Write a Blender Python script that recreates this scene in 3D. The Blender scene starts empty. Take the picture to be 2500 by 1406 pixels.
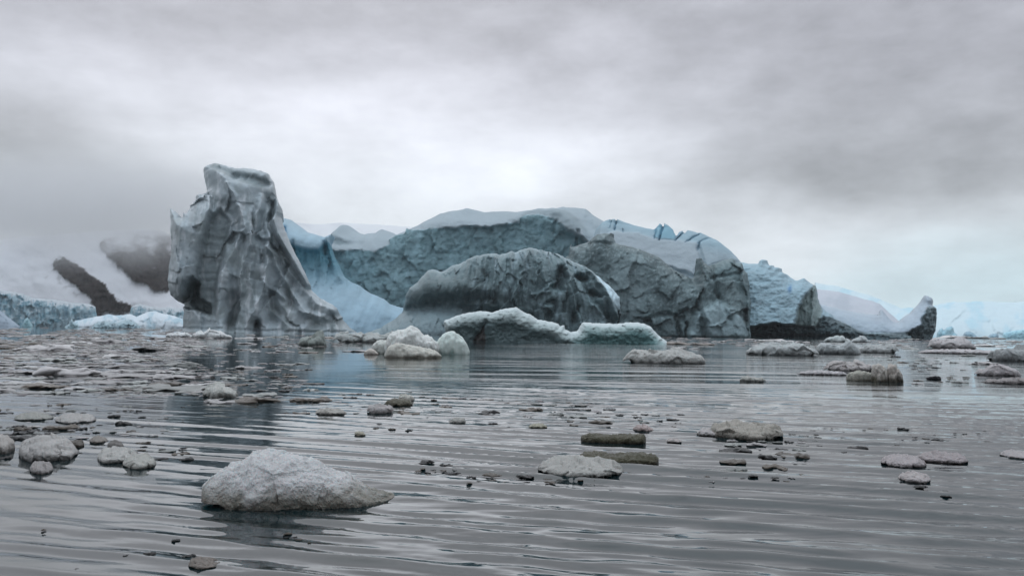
import bpy, math, random
import numpy as np
from mathutils import Matrix, Vector

R = math.radians
rng = np.random.default_rng(7)
rnd = random.Random(11)
scn = bpy.context.scene
COL = scn.collection

# ------------------------------------------------------------------ camera
FPX, CU, CV, H = 2040.0, 1250.0, 703.0, 1.5      # focal length in photo pixels, centre, eye height
PITCH, ROLL = math.atan(104.2 / FPX), 0.0130
fwd = Vector((0, math.cos(PITCH), math.sin(PITCH)))
up0 = Vector((0, -math.sin(PITCH), math.cos(PITCH)))
xr = Vector((1, 0, 0))
cr = xr * math.cos(ROLL) + up0 * math.sin(ROLL)
cup = up0 * math.cos(ROLL) - xr * math.sin(ROLL)
cam_d = bpy.data.cameras.new('camera')
cam = bpy.data.objects.new('camera', cam_d)
COL.objects.link(cam)
m = Matrix.Identity(4)
for i in range(3):
    m[i][0], m[i][1], m[i][2] = cr[i], cup[i], -fwd[i]
m[0][3], m[1][3], m[2][3] = 0, 0, H
cam.matrix_world = m
cam_d.sensor_fit = 'HORIZONTAL'
cam_d.sensor_width = 36
cam_d.lens = 36 * FPX / 2500
cam_d.clip_start = 0.1
cam_d.clip_end = 20000
scn.camera = cam

# ------------------------------------------------------------------ render settings
scn.render.engine = 'CYCLES'
cy = scn.cycles
cy.max_bounces = 8
cy.diffuse_bounces = 2
cy.glossy_bounces = 3
cy.transmission_bounces = 2
cy.volume_bounces = 4
cy.transparent_max_bounces = 6
cy.use_denoising = True
try:
    cy.denoiser = 'OPENIMAGEDENOISE'
except Exception:
    pass
cy.sample_clamp_indirect = 4
vs = scn.view_settings
vs.view_transform = 'Standard'
vs.look = 'None'
vs.exposure = 0.0
vs.gamma = 1.0
vs.use_curve_mapping = False

# ------------------------------------------------------------------ sky and sun
SUN_EL, SUN_AZ = R(46), R(-14)                     # azimuth from +Y towards +X
def pix_dir(u, v):
    a, b = (u - CU) / FPX, (CV - v) / FPX
    return (fwd + cr * a + cup * b).normalized()

world = bpy.data.worlds.new('World')
scn.world = world
world.use_nodes = True
nt = world.node_tree
nt.nodes.clear()
N = nt.nodes.new
L = nt.links.new
def math_node(nt, op, a, b=None, clamp=False):
    n = nt.nodes.new('ShaderNodeMath'); n.operation = op; n.use_clamp = clamp
    for k, x in enumerate((a, b)):
        if x is None: continue
        if isinstance(x, (int, float)): n.inputs[k].default_value = x
        else: nt.links.new(x, n.inputs[k])
    return n.outputs[0]
def maprange(nt, x, a, b, c, d, interp='SMOOTHSTEP'):
    n = nt.nodes.new('ShaderNodeMapRange'); n.interpolation_type = interp
    nt.links.new(x, n.inputs['Value'])
    for k, val in zip(('From Min', 'From Max', 'To Min', 'To Max'), (a, b, c, d)):
        n.inputs[k].default_value = val
    return n.outputs['Result']
def mixcol(nt, fac, a, b, blend='MIX'):
    n = nt.nodes.new('ShaderNodeMix'); n.data_type = 'RGBA'; n.blend_type = blend
    for s, x in ((n.inputs[0], fac), (n.inputs[6], a), (n.inputs[7], b)):
        if isinstance(x, (int, float)): s.default_value = x
        elif isinstance(x, tuple): s.default_value = (*x, 1.0) if len(x) == 3 else x
        else: nt.links.new(x, s)
    return n.outputs[2]
out = N('ShaderNodeOutputWorld'); bg = N('ShaderNodeBackground'); L(bg.outputs[0], out.inputs[0])
sky = N('ShaderNodeTexSky'); sky.sky_type = 'NISHITA'; sky.sun_disc = False
sky.sun_elevation = SUN_EL; sky.sun_rotation = SUN_AZ; sky.air_density = 1.5; sky.dust_density = 4
bg.inputs[1].default_value = 0.1
tc = N('ShaderNodeTexCoord')
mp = N('ShaderNodeMapping'); mp.inputs['Scale'].default_value = (1, 1, 2.2)
L(tc.outputs['Generated'], mp.inputs[0])
nz = N('ShaderNodeTexNoise'); nz.inputs['Scale'].default_value = 4.2; nz.inputs['Detail'].default_value = 6
nz.inputs['Roughness'].default_value = 0.52
L(mp.outputs[0], nz.inputs['Vector'])
sub = N('ShaderNodeVectorMath'); sub.operation = 'SUBTRACT'; L(nz.outputs['Color'], sub.inputs[0]); sub.inputs[1].default_value = (.5, .5, .5)
scl = N('ShaderNodeVectorMath'); scl.operation = 'SCALE'; L(sub.outputs[0], scl.inputs[0]); scl.inputs['Scale'].default_value = 0.22
wv = N('ShaderNodeVectorMath'); wv.operation = 'ADD'; L(mp.outputs[0], wv.inputs[0]); L(scl.outputs[0], wv.inputs[1])
# cloud patches: (u, v, radius, amount) - thick and thin places of the overcast
BLOBS = [(1180, 330, .40, .20), (900, 470, .34, .20), (1420, 400, .17, .14), (1750, 590, .22, .18), (2300, 660, .34, .17),
         (1400, 620, .40, .06), (120, 120, .20, .07), (500, 260, .22, .07),
         (40, 440, .24, -.10), (330, 330, .20, -.04), (1000, 20, .36, -.15), (1800, 40, .45, -.12), (2100, 250, .3, -.06),
         (2180, 435, .18, -.12), (2430, 425, .16, -.10), (1880, 470, .16, -.13), (1600, 465, .12, -.09), (1450, 485, .07, -.06), (60, 600, .2, .04), (2350, 330, .3, -.05), (430, 470, .2, .10), (1800, 470, .16, -.05), (2250, 440, .16, -.06)]
acc = None
def blob(u, v, r):
    d = pix_dir(u, v); c = (d.x, d.y, d.z * 2.2)
    dn = N('ShaderNodeVectorMath'); dn.operation = 'DISTANCE'; L(wv.outputs[0], dn.inputs[0]); dn.inputs[1].default_value = c
    return maprange(nt, dn.outputs['Value'], 0.0, r, 1.0, 0.0, 'SMOOTHERSTEP')
for u, v, r_, a in BLOBS:
    t = math_node(nt, 'MULTIPLY', blob(u, v, r_ * 1.15), a)
    acc = t if acc is None else math_node(nt, 'ADD', acc, t)
n2 = N('ShaderNodeTexNoise'); n2.inputs['Scale'].default_value = 7.0; n2.inputs['Detail'].default_value = 8; n2.inputs['Roughness'].default_value = 0.6
mp2 = N('ShaderNodeMapping'); mp2.inputs['Scale'].default_value = (1, 1, 2.3); mp2.inputs['Rotation'].default_value = (0, R(6), 0)
L(tc.outputs['Generated'], mp2.inputs[0]); L(mp2.outputs[0], n2.inputs['Vector'])
det = math_node(nt, 'MULTIPLY', math_node(nt, 'SUBTRACT', n2.outputs['Fac'], .5), .55)
n3 = N('ShaderNodeTexNoise'); n3.inputs['Scale'].default_value = 2.2; n3.inputs['Detail'].default_value = 3
L(mp2.outputs[0], n3.inputs['Vector'])
det2 = math_node(nt, 'MULTIPLY', math_node(nt, 'SUBTRACT', n3.outputs['Fac'], .5), .30)
lum = math_node(nt, 'ADD', math_node(nt, 'ADD', acc, .645), math_node(nt, 'ADD', det, det2))
lum = math_node(nt, 'MAXIMUM', lum, .15)
sep = N('ShaderNodeSeparateXYZ'); L(tc.outputs['Generated'], sep.inputs[0])
hi = maprange(nt, sep.outputs['Z'], 0.02, 0.34, 0, 1)
tint = mixcol(nt, hi, (.905, .985, 1.045), (.93, .955, 1.065))
tint = mixcol(nt, maprange(nt, sep.outputs['Z'], .36, .8, 0, 1), tint, (.86, .96, 1.07))
cyb = blob(2450, 790, .34)
tint = mixcol(nt, cyb, tint, (.80, 1.01, 1.10))
lumv = N('ShaderNodeCombineColor')
for k in range(3): L(math_node(nt, 'MULTIPLY', math_node(nt, 'MULTIPLY', lum, maprange(nt, sep.outputs['Z'], .36, .95, 1.0, 1.55)), 10.0), lumv.inputs[k])
cloud = mixcol(nt, 1.0, lumv.outputs[0], tint, 'MULTIPLY')
final = mixcol(nt, 0.965, sky.outputs[0], cloud)
L(final, bg.inputs[0])

sun_d = bpy.data.lights.new('sun', 'SUN'); sun_d.energy = 0.5; sun_d.angle = R(95); sun_d.color = (1, .99, .975)
sun = bpy.data.objects.new('sun', sun_d); COL.objects.link(sun)
sd = Vector((math.cos(SUN_EL) * math.sin(SUN_AZ), math.cos(SUN_EL) * math.cos(SUN_AZ), math.sin(SUN_EL)))
sun.rotation_euler = sd.to_track_quat('Z', 'Y').to_euler()

# ------------------------------------------------------------------ numpy noise
def _hash(ix, iy, iz, seed):
    h = (ix.astype(np.int64) * 374761393 + iy.astype(np.int64) * 668265263 + iz.astype(np.int64) * 2147483647 + seed * 974634777) & 0xffffffff
    h = ((h ^ (h >> 13)) * 1274126177) & 0xffffffff
    h = ((h ^ (h >> 16)) * 2246822519) & 0xffffffff
    return ((h ^ (h >> 15)) & 0xffffff) / float(0xffffff)
def vnoise(x, y, z=0.0, seed=0):
    x = np.asarray(x, float); y = np.asarray(y, float); z = np.zeros_like(x) + z
    fx, fy, fz = np.floor(x), np.floor(y), np.floor(z)
    tx, ty, tz = x - fx, y - fy, z - fz
    sx, sy, sz = (t * t * t * (t * (t * 6 - 15) + 10) for t in (tx, ty, tz))
    r = 0
    for i in (0, 1):
        for j in (0, 1):
            for k in (0, 1):
                w = (sx if i else 1 - sx) * (sy if j else 1 - sy) * (sz if k else 1 - sz)
                r = r + w * _hash(fx + i, fy + j, fz + k, seed)
    return r * 2 - 1
def vnoise2(x, y, seed=0):
    fx, fy = np.floor(x), np.floor(y)
    tx, ty = x - fx, y - fy
    sx, sy = (t * t * t * (t * (t * 6 - 15) + 10) for t in (tx, ty))
    r = 0; z = np.zeros_like(fx)
    for i in (0, 1):
        for j in (0, 1):
            r = r + (sx if i else 1 - sx) * (sy if j else 1 - sy) * _hash(fx + i, fy + j, z, seed)
    return r * 2 - 1
def fbm(x, y, oct=4, seed=0, gain=.5, ridged=False):
    a, s, t = 1.0, 0, 0
    for o in range(oct):
        n = vnoise2(x + 17.3 * o, y - 9.1 * o, seed + o)
        s = s + a * ((1 - 2 * np.abs(n)) if ridged else n); t += a
        # rotate each octave to hide the lattice
        x, y = (x * .8 - y * .6) * 2.03, (x * .6 + y * .8) * 2.03
        a *= gain
    return s / t
def fbm3(x, y, z, oct=3, seed=0, gain=.5):
    a, s, t = 1.0, 0, 0
    for o in range(oct):
        s = s + a * vnoise(x, y, z, seed + o); t += a
        x, y, z = (x * .8 - y * .6) * 2.03, (x * .6 + y * .8) * 2.03, z * 2.03 + 5.1
        a *= gain
    return s / t
def worley(x, y, seed=0):
    """distance to the nearest and second nearest point, and an id"""
    fx, fy = np.floor(x), np.floor(y); z = np.zeros_like(fx)
    d1 = np.full(x.shape, 9.); d2 = np.full(x.shape, 9.); idv = np.zeros(x.shape); gx = np.zeros(x.shape); gy = np.zeros(x.shape)
    for i in (-1, 0, 1):
        for j in (-1, 0, 1):
            px = fx + i + _hash(fx + i, fy + j, z, seed); py = fy + j + _hash(fx + i, fy + j, z, seed + 1)
            d = np.hypot(x - px, y - py)
            nearer = d < d1
            d2 = np.where(nearer, d1, np.minimum(d2, d))
            idv = np.where(nearer, _hash(fx + i, fy + j, z, seed + 2), idv)
            gx = np.where(nearer, x - px, gx); gy = np.where(nearer, y - py, gy)
            d1 = np.where(nearer, d, d1)
    return d1, d2, idv, gx, gy
def facets(x, y, seed=0):
    """chiselled planes: each cell is a tilted plane"""
    d1, d2, i, gx, gy = worley(x, y, seed)
    a = i * 6.283 * 3.7
    return gx * np.cos(a) + gy * np.sin(a) + (i - .5) * .5
def sstep(a, b, x):
    t = np.clip((x - a) / (b - a + 1e-12), 0, 1)
    return t * t * (3 - 2 * t)

# ------------------------------------------------------------------ outline tools (photo pixel space)
def seg_dist(U, V, P, closed=True, skip=()):
    P = np.asarray(P, float); n = len(P)
    best = np.full(U.shape, 1e9); bx = np.zeros(U.shape); by = np.zeros(U.shape)
    for i in range(n if closed else n - 1):
        if i in skip: continue
        a, b = P[i], P[(i + 1) % n]
        d = b - a; l2 = max(d @ d, 1e-9)
        t = np.clip(((U - a[0]) * d[0] + (V - a[1]) * d[1]) / l2, 0, 1)
        qx, qy = a[0] + t * d[0], a[1] + t * d[1]
        e = np.hypot(U - qx, V - qy)
        k = e < best
        best = np.where(k, e, best); bx = np.where(k, qx, bx); by = np.where(k, qy, by)
    return best, bx, by
def inside(U, V, P):
    P = np.asarray(P, float); n = len(P); r = np.zeros(U.shape, bool)
    for i in range(n):
        (x0, y0), (x1, y1) = P[i], P[(i + 1) % n]
        if y0 == y1: continue
        c = ((y0 > V) != (y1 > V)) & (U < (x1 - x0) * (V - y0) / (y1 - y0) + x0)
        r ^= c
    return r
def pmask(U, V, P, soft=4.0, wob=0.0, seed=3, wl=14.0):
    """soft polygon mask; soft in photo px"""
    if wob:
        U = U + wob * fbm(U / wl, V / wl, 3, seed); V = V + wob * fbm(U / wl + 40, V / wl, 3, seed + 9)
    d, _, _ = seg_dist(U, V, P)
    s = np.where(inside(U, V, P), d, -d)
    return sstep(-soft, soft, s)
def stroke(U, V, P, w, kind='ridge'):
    """profile of a ridge line; w may be a (start,end) pair"""
    P = np.asarray(P, float)
    d, qx, qy = seg_dist(U, V, P, closed=False)
    if isinstance(w, tuple):
        L_ = np.hypot(P[-1][0] - P[0][0], P[-1][1] - P[0][1])
        t = np.clip(np.hypot(qx - P[0][0], qy - P[0][1]) / max(L_, 1), 0, 1)
        w = w[0] + (w[1] - w[0]) * t
    if kind == 'soft': return np.exp(-(d / w) ** 2)
    return np.clip(1 - d / w, 0, 1) ** 1.15
def roughen(P, amp, wl, seed, skip=()):
    """finer, uneven version of an outline"""
    P = [np.array(p, float) for p in P]; n = len(P); out = []; sk = []
    for i in range(n):
        a, b = P[i], P[(i + 1) % n]
        if i in skip:
            out.append(a); sk.append(len(out) - 1); continue
        l = np.hypot(*(b - a)); k = max(1, int(l / wl))
        nrm = np.array([-(b - a)[1], (b - a)[0]]) / max(l, 1e-6)
        for j in range(k):
            p = a + (b - a) * j / k
            if j or True:
                s = float(vnoise2(np.array([p[0] / wl * .73]), np.array([p[1] / wl * .73]), seed)[0])
                p = p + nrm * s * amp
            out.append(p)
    return out, tuple(sk)

# ------------------------------------------------------------------ object helpers
def setp(o, label=None, cat=None, group=None, kind=None):
    if label: o['label'] = label
    if cat: o['category'] = cat
    if group: o['group'] = group
    if kind: o['kind'] = kind
def mesh_np(name, verts, faces, col=None, smooth=True):
    me = bpy.data.meshes.new(name)
    verts = np.asarray(verts, np.float32); faces = np.asarray(faces, np.int32)
    k = faces.shape[1]
    me.vertices.add(len(verts)); me.vertices.foreach_set('co', verts.ravel())
    me.loops.add(faces.size); me.loops.foreach_set('vertex_index', faces.ravel())
    me.polygons.add(len(faces))
    me.polygons.foreach_set('loop_start', np.arange(0, faces.size, k, dtype=np.int32))
    me.polygons.foreach_set('loop_total', np.full(len(faces), k, np.int32))
    if smooth: me.polygons.foreach_set('use_smooth', np.ones(len(faces), bool))
    me.update(calc_edges=True)
    if col is not None:
        at = me.attributes.new('tint', 'FLOAT_COLOR', 'POINT')
        c = np.ones((len(verts), 4), np.float32); c[:, :3] = col
        at.data.foreach_set('color', c.ravel())
    return me
def link(name, me, mat, parent=None):
    o = bpy.data.objects.new(name, me); COL.objects.link(o)
    if mat is not None and me is not None and not me.materials: me.materials.append(mat)
    if parent is not None: o.parent = parent
    return o
def azimuth(u, v=808):
    d = pix_dir(u, v); return math.atan2(d.x, d.y)
CR, CUP, FW = (np.array(x) for x in (cr, cup, fwd))
def plane_map(u, v, az, D):
    """photo pixel -> (x, z) on the upright plane at distance D facing the camera along azimuth az"""
    a = (np.asarray(u, float) - CU) / FPX; b = (CV - np.asarray(v, float)) / FPX
    dx = FW[0] + CR[0] * a + CUP[0] * b; dy = FW[1] + CR[1] * a + CUP[1] * b; dz = FW[2] + CR[2] * a + CUP[2] * b
    px = dx * math.cos(az) - dy * math.sin(az); py = dx * math.sin(az) + dy * math.cos(az)
    t = D / py
    return px * t, H + dz * t
def water_at(u, v):
    d = pix_dir(u, v); t = -H / min(d.z, -1e-4)
    return d.x * t, d.y * t, math.hypot(d.x, d.y) * t

# ------------------------------------------------------------------ materials
def new_mat(name):
    mt = bpy.data.materials.new(name); mt.use_nodes = True
    return mt, mt.node_tree, mt.node_tree.nodes['Principled BSDF']
def ice_mat(name, scale=1.0, rough=.55, bump=.6, snow=None, snow_at=(.35, .8), var=.22, sss=0.0, spec=.4, grain=1.0, base=None, hue=(1, 1, 1)):
    """scale = size in metres of the coarse grain"""
    mt, t, b = new_mat(name)
    g = t.nodes.new('ShaderNodeNewGeometry'); tcn = t.nodes.new('ShaderNodeTexCoord')
    if base is None:
        a = t.nodes.new('ShaderNodeAttribute'); a.attribute_name = 'tint'; c = mixcol(t, 1.0, a.outputs['Color'], hue, 'MULTIPLY')
    else:
        rgb = t.nodes.new('ShaderNodeRGB'); rgb.outputs[0].default_value = (*base, 1); c = rgb.outputs[0]
        oi = t.nodes.new('ShaderNodeObjectInfo')
        k = maprange(t, oi.outputs['Random'], 0, 1, .62, 1.3, 'LINEAR')
        cc = t.nodes.new('ShaderNodeCombineColor')
        for q in range(3): t.links.new(k, cc.inputs[q])
        c = mixcol(t, 1.0, c, cc.outputs[0], 'MULTIPLY')
    def noise(s, d=5, r=.55):
        n = t.nodes.new('ShaderNodeTexNoise'); n.inputs['Scale'].default_value = s / scale; n.inputs['Detail'].default_value = d
        n.inputs['Roughness'].default_value = r; t.links.new(tcn.outputs['Object'], n.inputs['Vector']); return n.outputs['Fac']
    nA, nB = noise(.55), noise(3.3)
    v = math_node(t, 'ADD', math_node(t, 'MULTIPLY', nA, var * 2), math_node(t, 'MULTIPLY', nB, var * 1.4))
    v = math_node(t, 'ADD', v, 1 - var * 1.7)
    vc = t.nodes.new('ShaderNodeCombineColor')
    for q in range(3): t.links.new(v, vc.inputs[q])
    c = mixcol(t, 1.0, c, vc.outputs[0], 'MULTIPLY')
    if snow is not None:
        sx = t.nodes.new('ShaderNodeSeparateXYZ'); t.links.new(g.outputs['Normal'], sx.inputs[0])
        up = math_node(t, 'ADD', sx.outputs['Z'], math_node(t, 'MULTIPLY', math_node(t, 'SUBTRACT', nB, .5), .5))
        f = maprange(t, up, snow_at[0], snow_at[1], 0, 1)
        c = mixcol(t, f, c, snow if not isinstance(snow, float) else mixcol(t, 1.0, c, (snow,) * 3, 'MULTIPLY'))
    t.links.new(c, b.inputs['Base Color'])
    b.inputs['Roughness'].default_value = rough
    b.inputs['Specular IOR Level'].default_value = spec
    b.inputs['IOR'].default_value = 1.31
    if sss:
        b.inputs['Subsurface Weight'].default_value = sss
        b.inputs['Subsurface Radius'].default_value = (.5, .9, 1.0)
        b.inputs['Subsurface Scale'].default_value = .06 * scale
    bp = t.nodes.new('ShaderNodeBump'); bp.inputs['Strength'].default_value = bump; bp.inputs['Distance'].default_value = .35 * scale
    hN = math_node(t, 'ADD', noise(2.2, 8, .62), math_node(t, 'MULTIPLY', noise(9 * grain, 3), .25))
    t.links.new(hN, bp.inputs['Height']); t.links.new(bp.outputs[0], b.inputs['Normal'])
    return mt

M_BERG = ice_mat('weathered_ice', 4.5, .40, .18, hue=(.955, 1.0, 1.01), snow=1.22, snow_at=(.3, .95), var=.16)
M_DOME = ice_mat('dense_grey_ice', 3.2, .4, .4, hue=(.84, 1.0, 1.05), snow=1.35, snow_at=(.3, .95), var=.2)
M_CLIFF = ice_mat('fractured_ice', 4.2, .5, .42, hue=(.88, 1.02, 1.05), snow=1.25, snow_at=(.45, 1.0), var=.24)
M_SNOW = ice_mat('firn_snow', 6.0, .75, .25, var=.07)
M_FLOE = ice_mat('floe_ice', .5, .45, .8, snow=1.18, snow_at=(.1, .9), var=.2, grain=1.5, sss=.12)
M_ROCK = ice_mat('dark_rock', 14.0, .9, 1.0, var=.5)
M_GLAC = ice_mat('glacier_ice', 7.0, .6, .9, snow=(.74, .80, .84), snow_at=(.5, .9), var=.2)

# ------------------------------------------------------------------ relief solid: an ice mass with a given skyline, real thickness and carved faces
def relief_solid(name, label, cat, outline, D, step, T, S, fn, mat, parts=(), back=1.0, skip=(), group=None, rough=(1.2, 7), seed=1, kind=None, main='main_mass', root_is_main=False, power=2.0):
    """outline: photo px, anticlockwise or clockwise; skip = indices of its edges that lie under water.
    T = bulge towards the viewer in metres, S = px from the edge over which it rises.
    fn(U,V,inf,ppm) -> (extra relief in m, colour (...,3)); parts = [(name, polygon, material)]"""
    nO = len(outline); wl = lambda p: p[1] > 791 + .013 * p[0] + H * FPX / D + .5
    skip = tuple(i for i in range(nO) if wl(outline[i]) and wl(outline[(i + 1) % nO]))
    if rough[0]: outline, skip = roughen(outline, rough[0], rough[1], seed, skip)
    P = np.array(outline)
    u0, v0 = P.min(0) - step; u1, v1 = P.max(0) + step
    us = np.arange(u0, u1 + step, step); vs_ = np.arange(v0, v1 + step, step)
    U, V = np.meshgrid(us, vs_)
    dist, qx, qy = seg_dist(U, V, P)
    ins = inside(U, V, P)
    near = ins & (dist < step * .3)
    snap = (~ins) | near
    Us = np.where(snap, qx, U); Vs = np.where(snap, qy, V)
    de, _, _ = seg_dist(Us, Vs, P, skip=skip)
    de = np.where(de < 1e-3, 0, de)
    q = np.clip(de / S, 0, 1)
    inf = (1 - (1 - q) ** power) ** (1 / power)
    extra, colr = fn(Us, Vs, inf, FPX / D)
    edge = sstep(0, step * 2.2, de)
    rel = T * inf + extra * edge
    uc = (P[:, 0].min() + P[:, 0].max()) / 2
    az = azimuth(uc)
    X, Z = plane_map(Us, Vs, az, D)
    bk = T * back * inf * (1 + .25 * fbm(Us / 60, Vs / 60, 3, seed + 77))
    cin = ins[:-1, :-1] | ins[1:, :-1] | ins[:-1, 1:] | ins[1:, 1:]
    hgt, wid = U.shape
    idx = np.arange(hgt * wid).reshape(hgt, wid)
    quad = np.stack([idx[1:, :-1], idx[1:, 1:], idx[:-1, 1:], idx[:-1, :-1]], -1)
    cu = (Us[:-1, :-1] + Us[1:, 1:]) / 2; cv = (Vs[:-1, :-1] + Vs[1:, 1:]) / 2
    front = np.stack([X, -rel, Z], -1).reshape(-1, 3)
    rear = np.stack([X, bk, Z], -1).reshape(-1, 3)
    cf = np.clip(colr, .005, .95).reshape(-1, 3)
    def sub(verts, faces, cols):
        used, inv = np.unique(faces, return_inverse=True)
        return verts[used], inv.reshape(faces.shape), cols[used]
    loc = (D * math.sin(az), D * math.cos(az), 0)
    taken = np.zeros(cin.shape, bool); made = []
    for pn, poly, pm in parts:
        wb = 3.0
        mk = inside(cu + wb * fbm(cu / 9, cv / 9, 2, seed + 31), cv + wb * fbm(cu / 9 + 30, cv / 9, 2, seed + 32), poly) & cin & ~taken
        taken |= mk
        fq = quad[mk]
        if len(fq): made.append((pn, sub(front, fq, cf), pm))
    fq = quad[cin & ~taken]; rq = quad[cin][:, ::-1] + len(front)
    allv = np.concatenate([front, rear]); allc = np.concatenate([cf, cf])
    vv, ff, cc = sub(allv, np.concatenate([fq, rq]), allc)
    if parts:
        root = bpy.data.objects.new(name, None); COL.objects.link(root)
        link(main, mesh_np(main, vv, ff, cc), mat, root)
        for pn, (a, b_, c_), pm in made: link(pn, mesh_np(pn, a, b_, c_), pm or mat, root)
    else:
        root = link(name, mesh_np(name, vv, ff, cc), mat)
    root.location = loc; root.rotation_euler = (0, 0, -az)
    setp(root, label, cat, group, kind)
    return root
def C(U, *c): return np.ones(U.shape + (3,)) * np.array(c)
def mixc(a, b, m_): return a * (1 - m_[..., None]) + np.array(b) * m_[..., None]

# =================================================================== WATER
def build_water():
    mt, t, b = new_mat('sea_water')
    b.inputs['Base Color'].default_value = (.007, .018, .021, 1)
    b.inputs['Roughness'].default_value = .035
    b.inputs['IOR'].default_value = 1.6
    b.inputs['Specular IOR Level'].default_value = .5
    tcn = t.nodes.new('ShaderNodeNewGeometry')
    def rip(scale, stretch, rot, detail, dist=0.0):
        mpn = t.nodes.new('ShaderNodeMapping'); mpn.inputs['Rotation'].default_value = (0, 0, rot)
        mpn.inputs['Scale'].default_value = (scale / stretch, scale, scale)
        t.links.new(tcn.outputs['Position'], mpn.inputs[0])
        n = t.nodes.new('ShaderNodeTexNoise'); n.inputs['Scale'].default_value = 1; n.inputs['Detail'].default_value = detail
        n.inputs['Roughness'].default_value = .45; n.inputs['Distortion'].default_value = dist
        t.links.new(mpn.outputs[0], n.inputs['Vector']); return n.outputs['Fac']
    ln = t.nodes.new('ShaderNodeVectorMath'); ln.operation = 'LENGTH'; t.links.new(tcn.outputs['Position'], ln.inputs[0])
    r1 = rip(7.5, 5.0, R(-4), 3, .25)      # 25 cm ripples
    r2 = rip(1.3, 5.0, R(5), 2, .2)      # 80 cm undulation
    r3 = rip(.35, 4.0, R(-8), 1)         # slow swell
    patch = maprange(t, rip(.10, 2.5, R(10), 2), .38, .60, .35, 1.0)
    hsum = math_node(t, 'ADD', math_node(t, 'MULTIPLY', r1, .024), math_node(t, 'MULTIPLY', r2, .075))
    hsum = math_node(t, 'MULTIPLY', hsum, patch)
    hsum = math_node(t, 'ADD', hsum, math_node(t, 'MULTIPLY', r3, .07))
    hsum = math_node(t, 'ADD', hsum, math_node(t, 'MULTIPLY', math_node(t, 'MULTIPLY', rip(.62, 7, R(3), 2, .1), maprange(t, ln.outputs['Value'], 12, 30, 0, 1)), .16))
    fade = math_node(t, 'MULTIPLY', maprange(t, ln.outputs['Value'], 14, 90, 1.0, .8, 'LINEAR'), maprange(t, ln.outputs['Value'], 5, 16, .35, 1.0))
    sx = t.nodes.new('ShaderNodeSeparateXYZ'); t.links.new(tcn.outputs['Position'], sx.inputs[0])
    calm = maprange(t, math_node(t, 'ADD', sx.outputs['X'], math_node(t, 'MULTIPLY', rip(.25, 1.5, 0, 2), 4)), -5, 5, .09, 1.0)   # sheltered water in the lee of the drift ice
    fade = math_node(t, 'MULTIPLY', fade, calm)
    bp = t.nodes.new('ShaderNodeBump'); bp.inputs['Distance'].default_value = 1.0
    t.links.new(fade, bp.inputs['Strength'])
    t.links.new(hsum, bp.inputs['Height']); t.links.new(bp.outputs[0], b.inputs['Normal'])
    # fan shaped sheet, finer near the shore of the viewer; the near ripples are real waves
    rr = np.concatenate([[.3, 1.5, 2.5, 3.2], 3.6 + np.cumsum(.030 * (np.linspace(3.6, 22, 330) / 6) ** 1.1), [26, 30, 36, 44, 60, 90, 150, 300, 700, 1200, 2100]])
    rr = np.unique(rr); nA = 420
    th = np.concatenate([np.linspace(-math.pi, -.75, 40)[:-1], np.linspace(-.75, .75, nA), np.linspace(.75, math.pi, 40)[1:]])
    RR, TH = np.meshgrid(rr, th, indexing='ij')
    X, Y = RR * np.sin(TH), RR * np.cos(TH)
    w = sstep(3.0, 4.5, RR) * (1 - sstep(15, 28, RR))
    wx = X + .4 * fbm(X * .12, Y * .15, 2, 5); wy = Y + .24 * fbm(X * .16 + 9, Y * .35, 2, 6)
    z = np.zeros_like(X)
    # long crested wavelets running towards the viewer, slightly turned on the right
    for k, (wl, ang, amp) in enumerate([(.50, 19, .0085), (.33, 16, .0042), (.29, -6, .0012), (.21, 22, .0018), (.86, 14, .0075), (.14, 8, .0006), (.25, 12, .0020)]):
        a = R(ang); kk = 2 * math.pi / wl
        ph = kk * (wx * math.sin(a) + wy * math.cos(a))
        env = .5 + .5 * fbm(X * .10 + 3 * k, Y * .8 + X * .28, 2, 20 + k) * 2.0
        z += amp * np.clip(env, 0, 1.4) * (1 - np.abs(np.sin(ph / 2)) ** .8 * 2 if k % 3 == 0 else np.sin(ph))
    z *= w * 2.5 * (.30 + .64 * sstep(-5, 2.5, X))
    z += .0042 * w * (.4 + .6 * sstep(-5, 2, X)) * fbm(X * .8 + .35 * Y, Y * 5.5 + X * 1.6, 3, 60, ridged=True)
    zz = np.where(RR < 3, 0, z)
    v = np.stack([X, Y, zz], -1).reshape(-1, 3)
    a_, b_ = X.shape; idx = np.arange(a_ * b_).reshape(a_, b_)
    f = np.stack([idx[:-1, :-1], idx[:-1, 1:], idx[1:, 1:], idx[1:, :-1]], -1).reshape(-1, 4)
    f = f[:, ::-1]
    me = mesh_np('water', v, f)
    o = link('water', me, mt); setp(o, 'dark calm sea water with long low ripples', None, None, 'structure')
build_water()

# =================================================================== ICEBERGS
def snowy(U, V, s=1.0):
    return 1 + .06 * fbm(U / 40, V / 22, 4, 91)[..., None] * s

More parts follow.
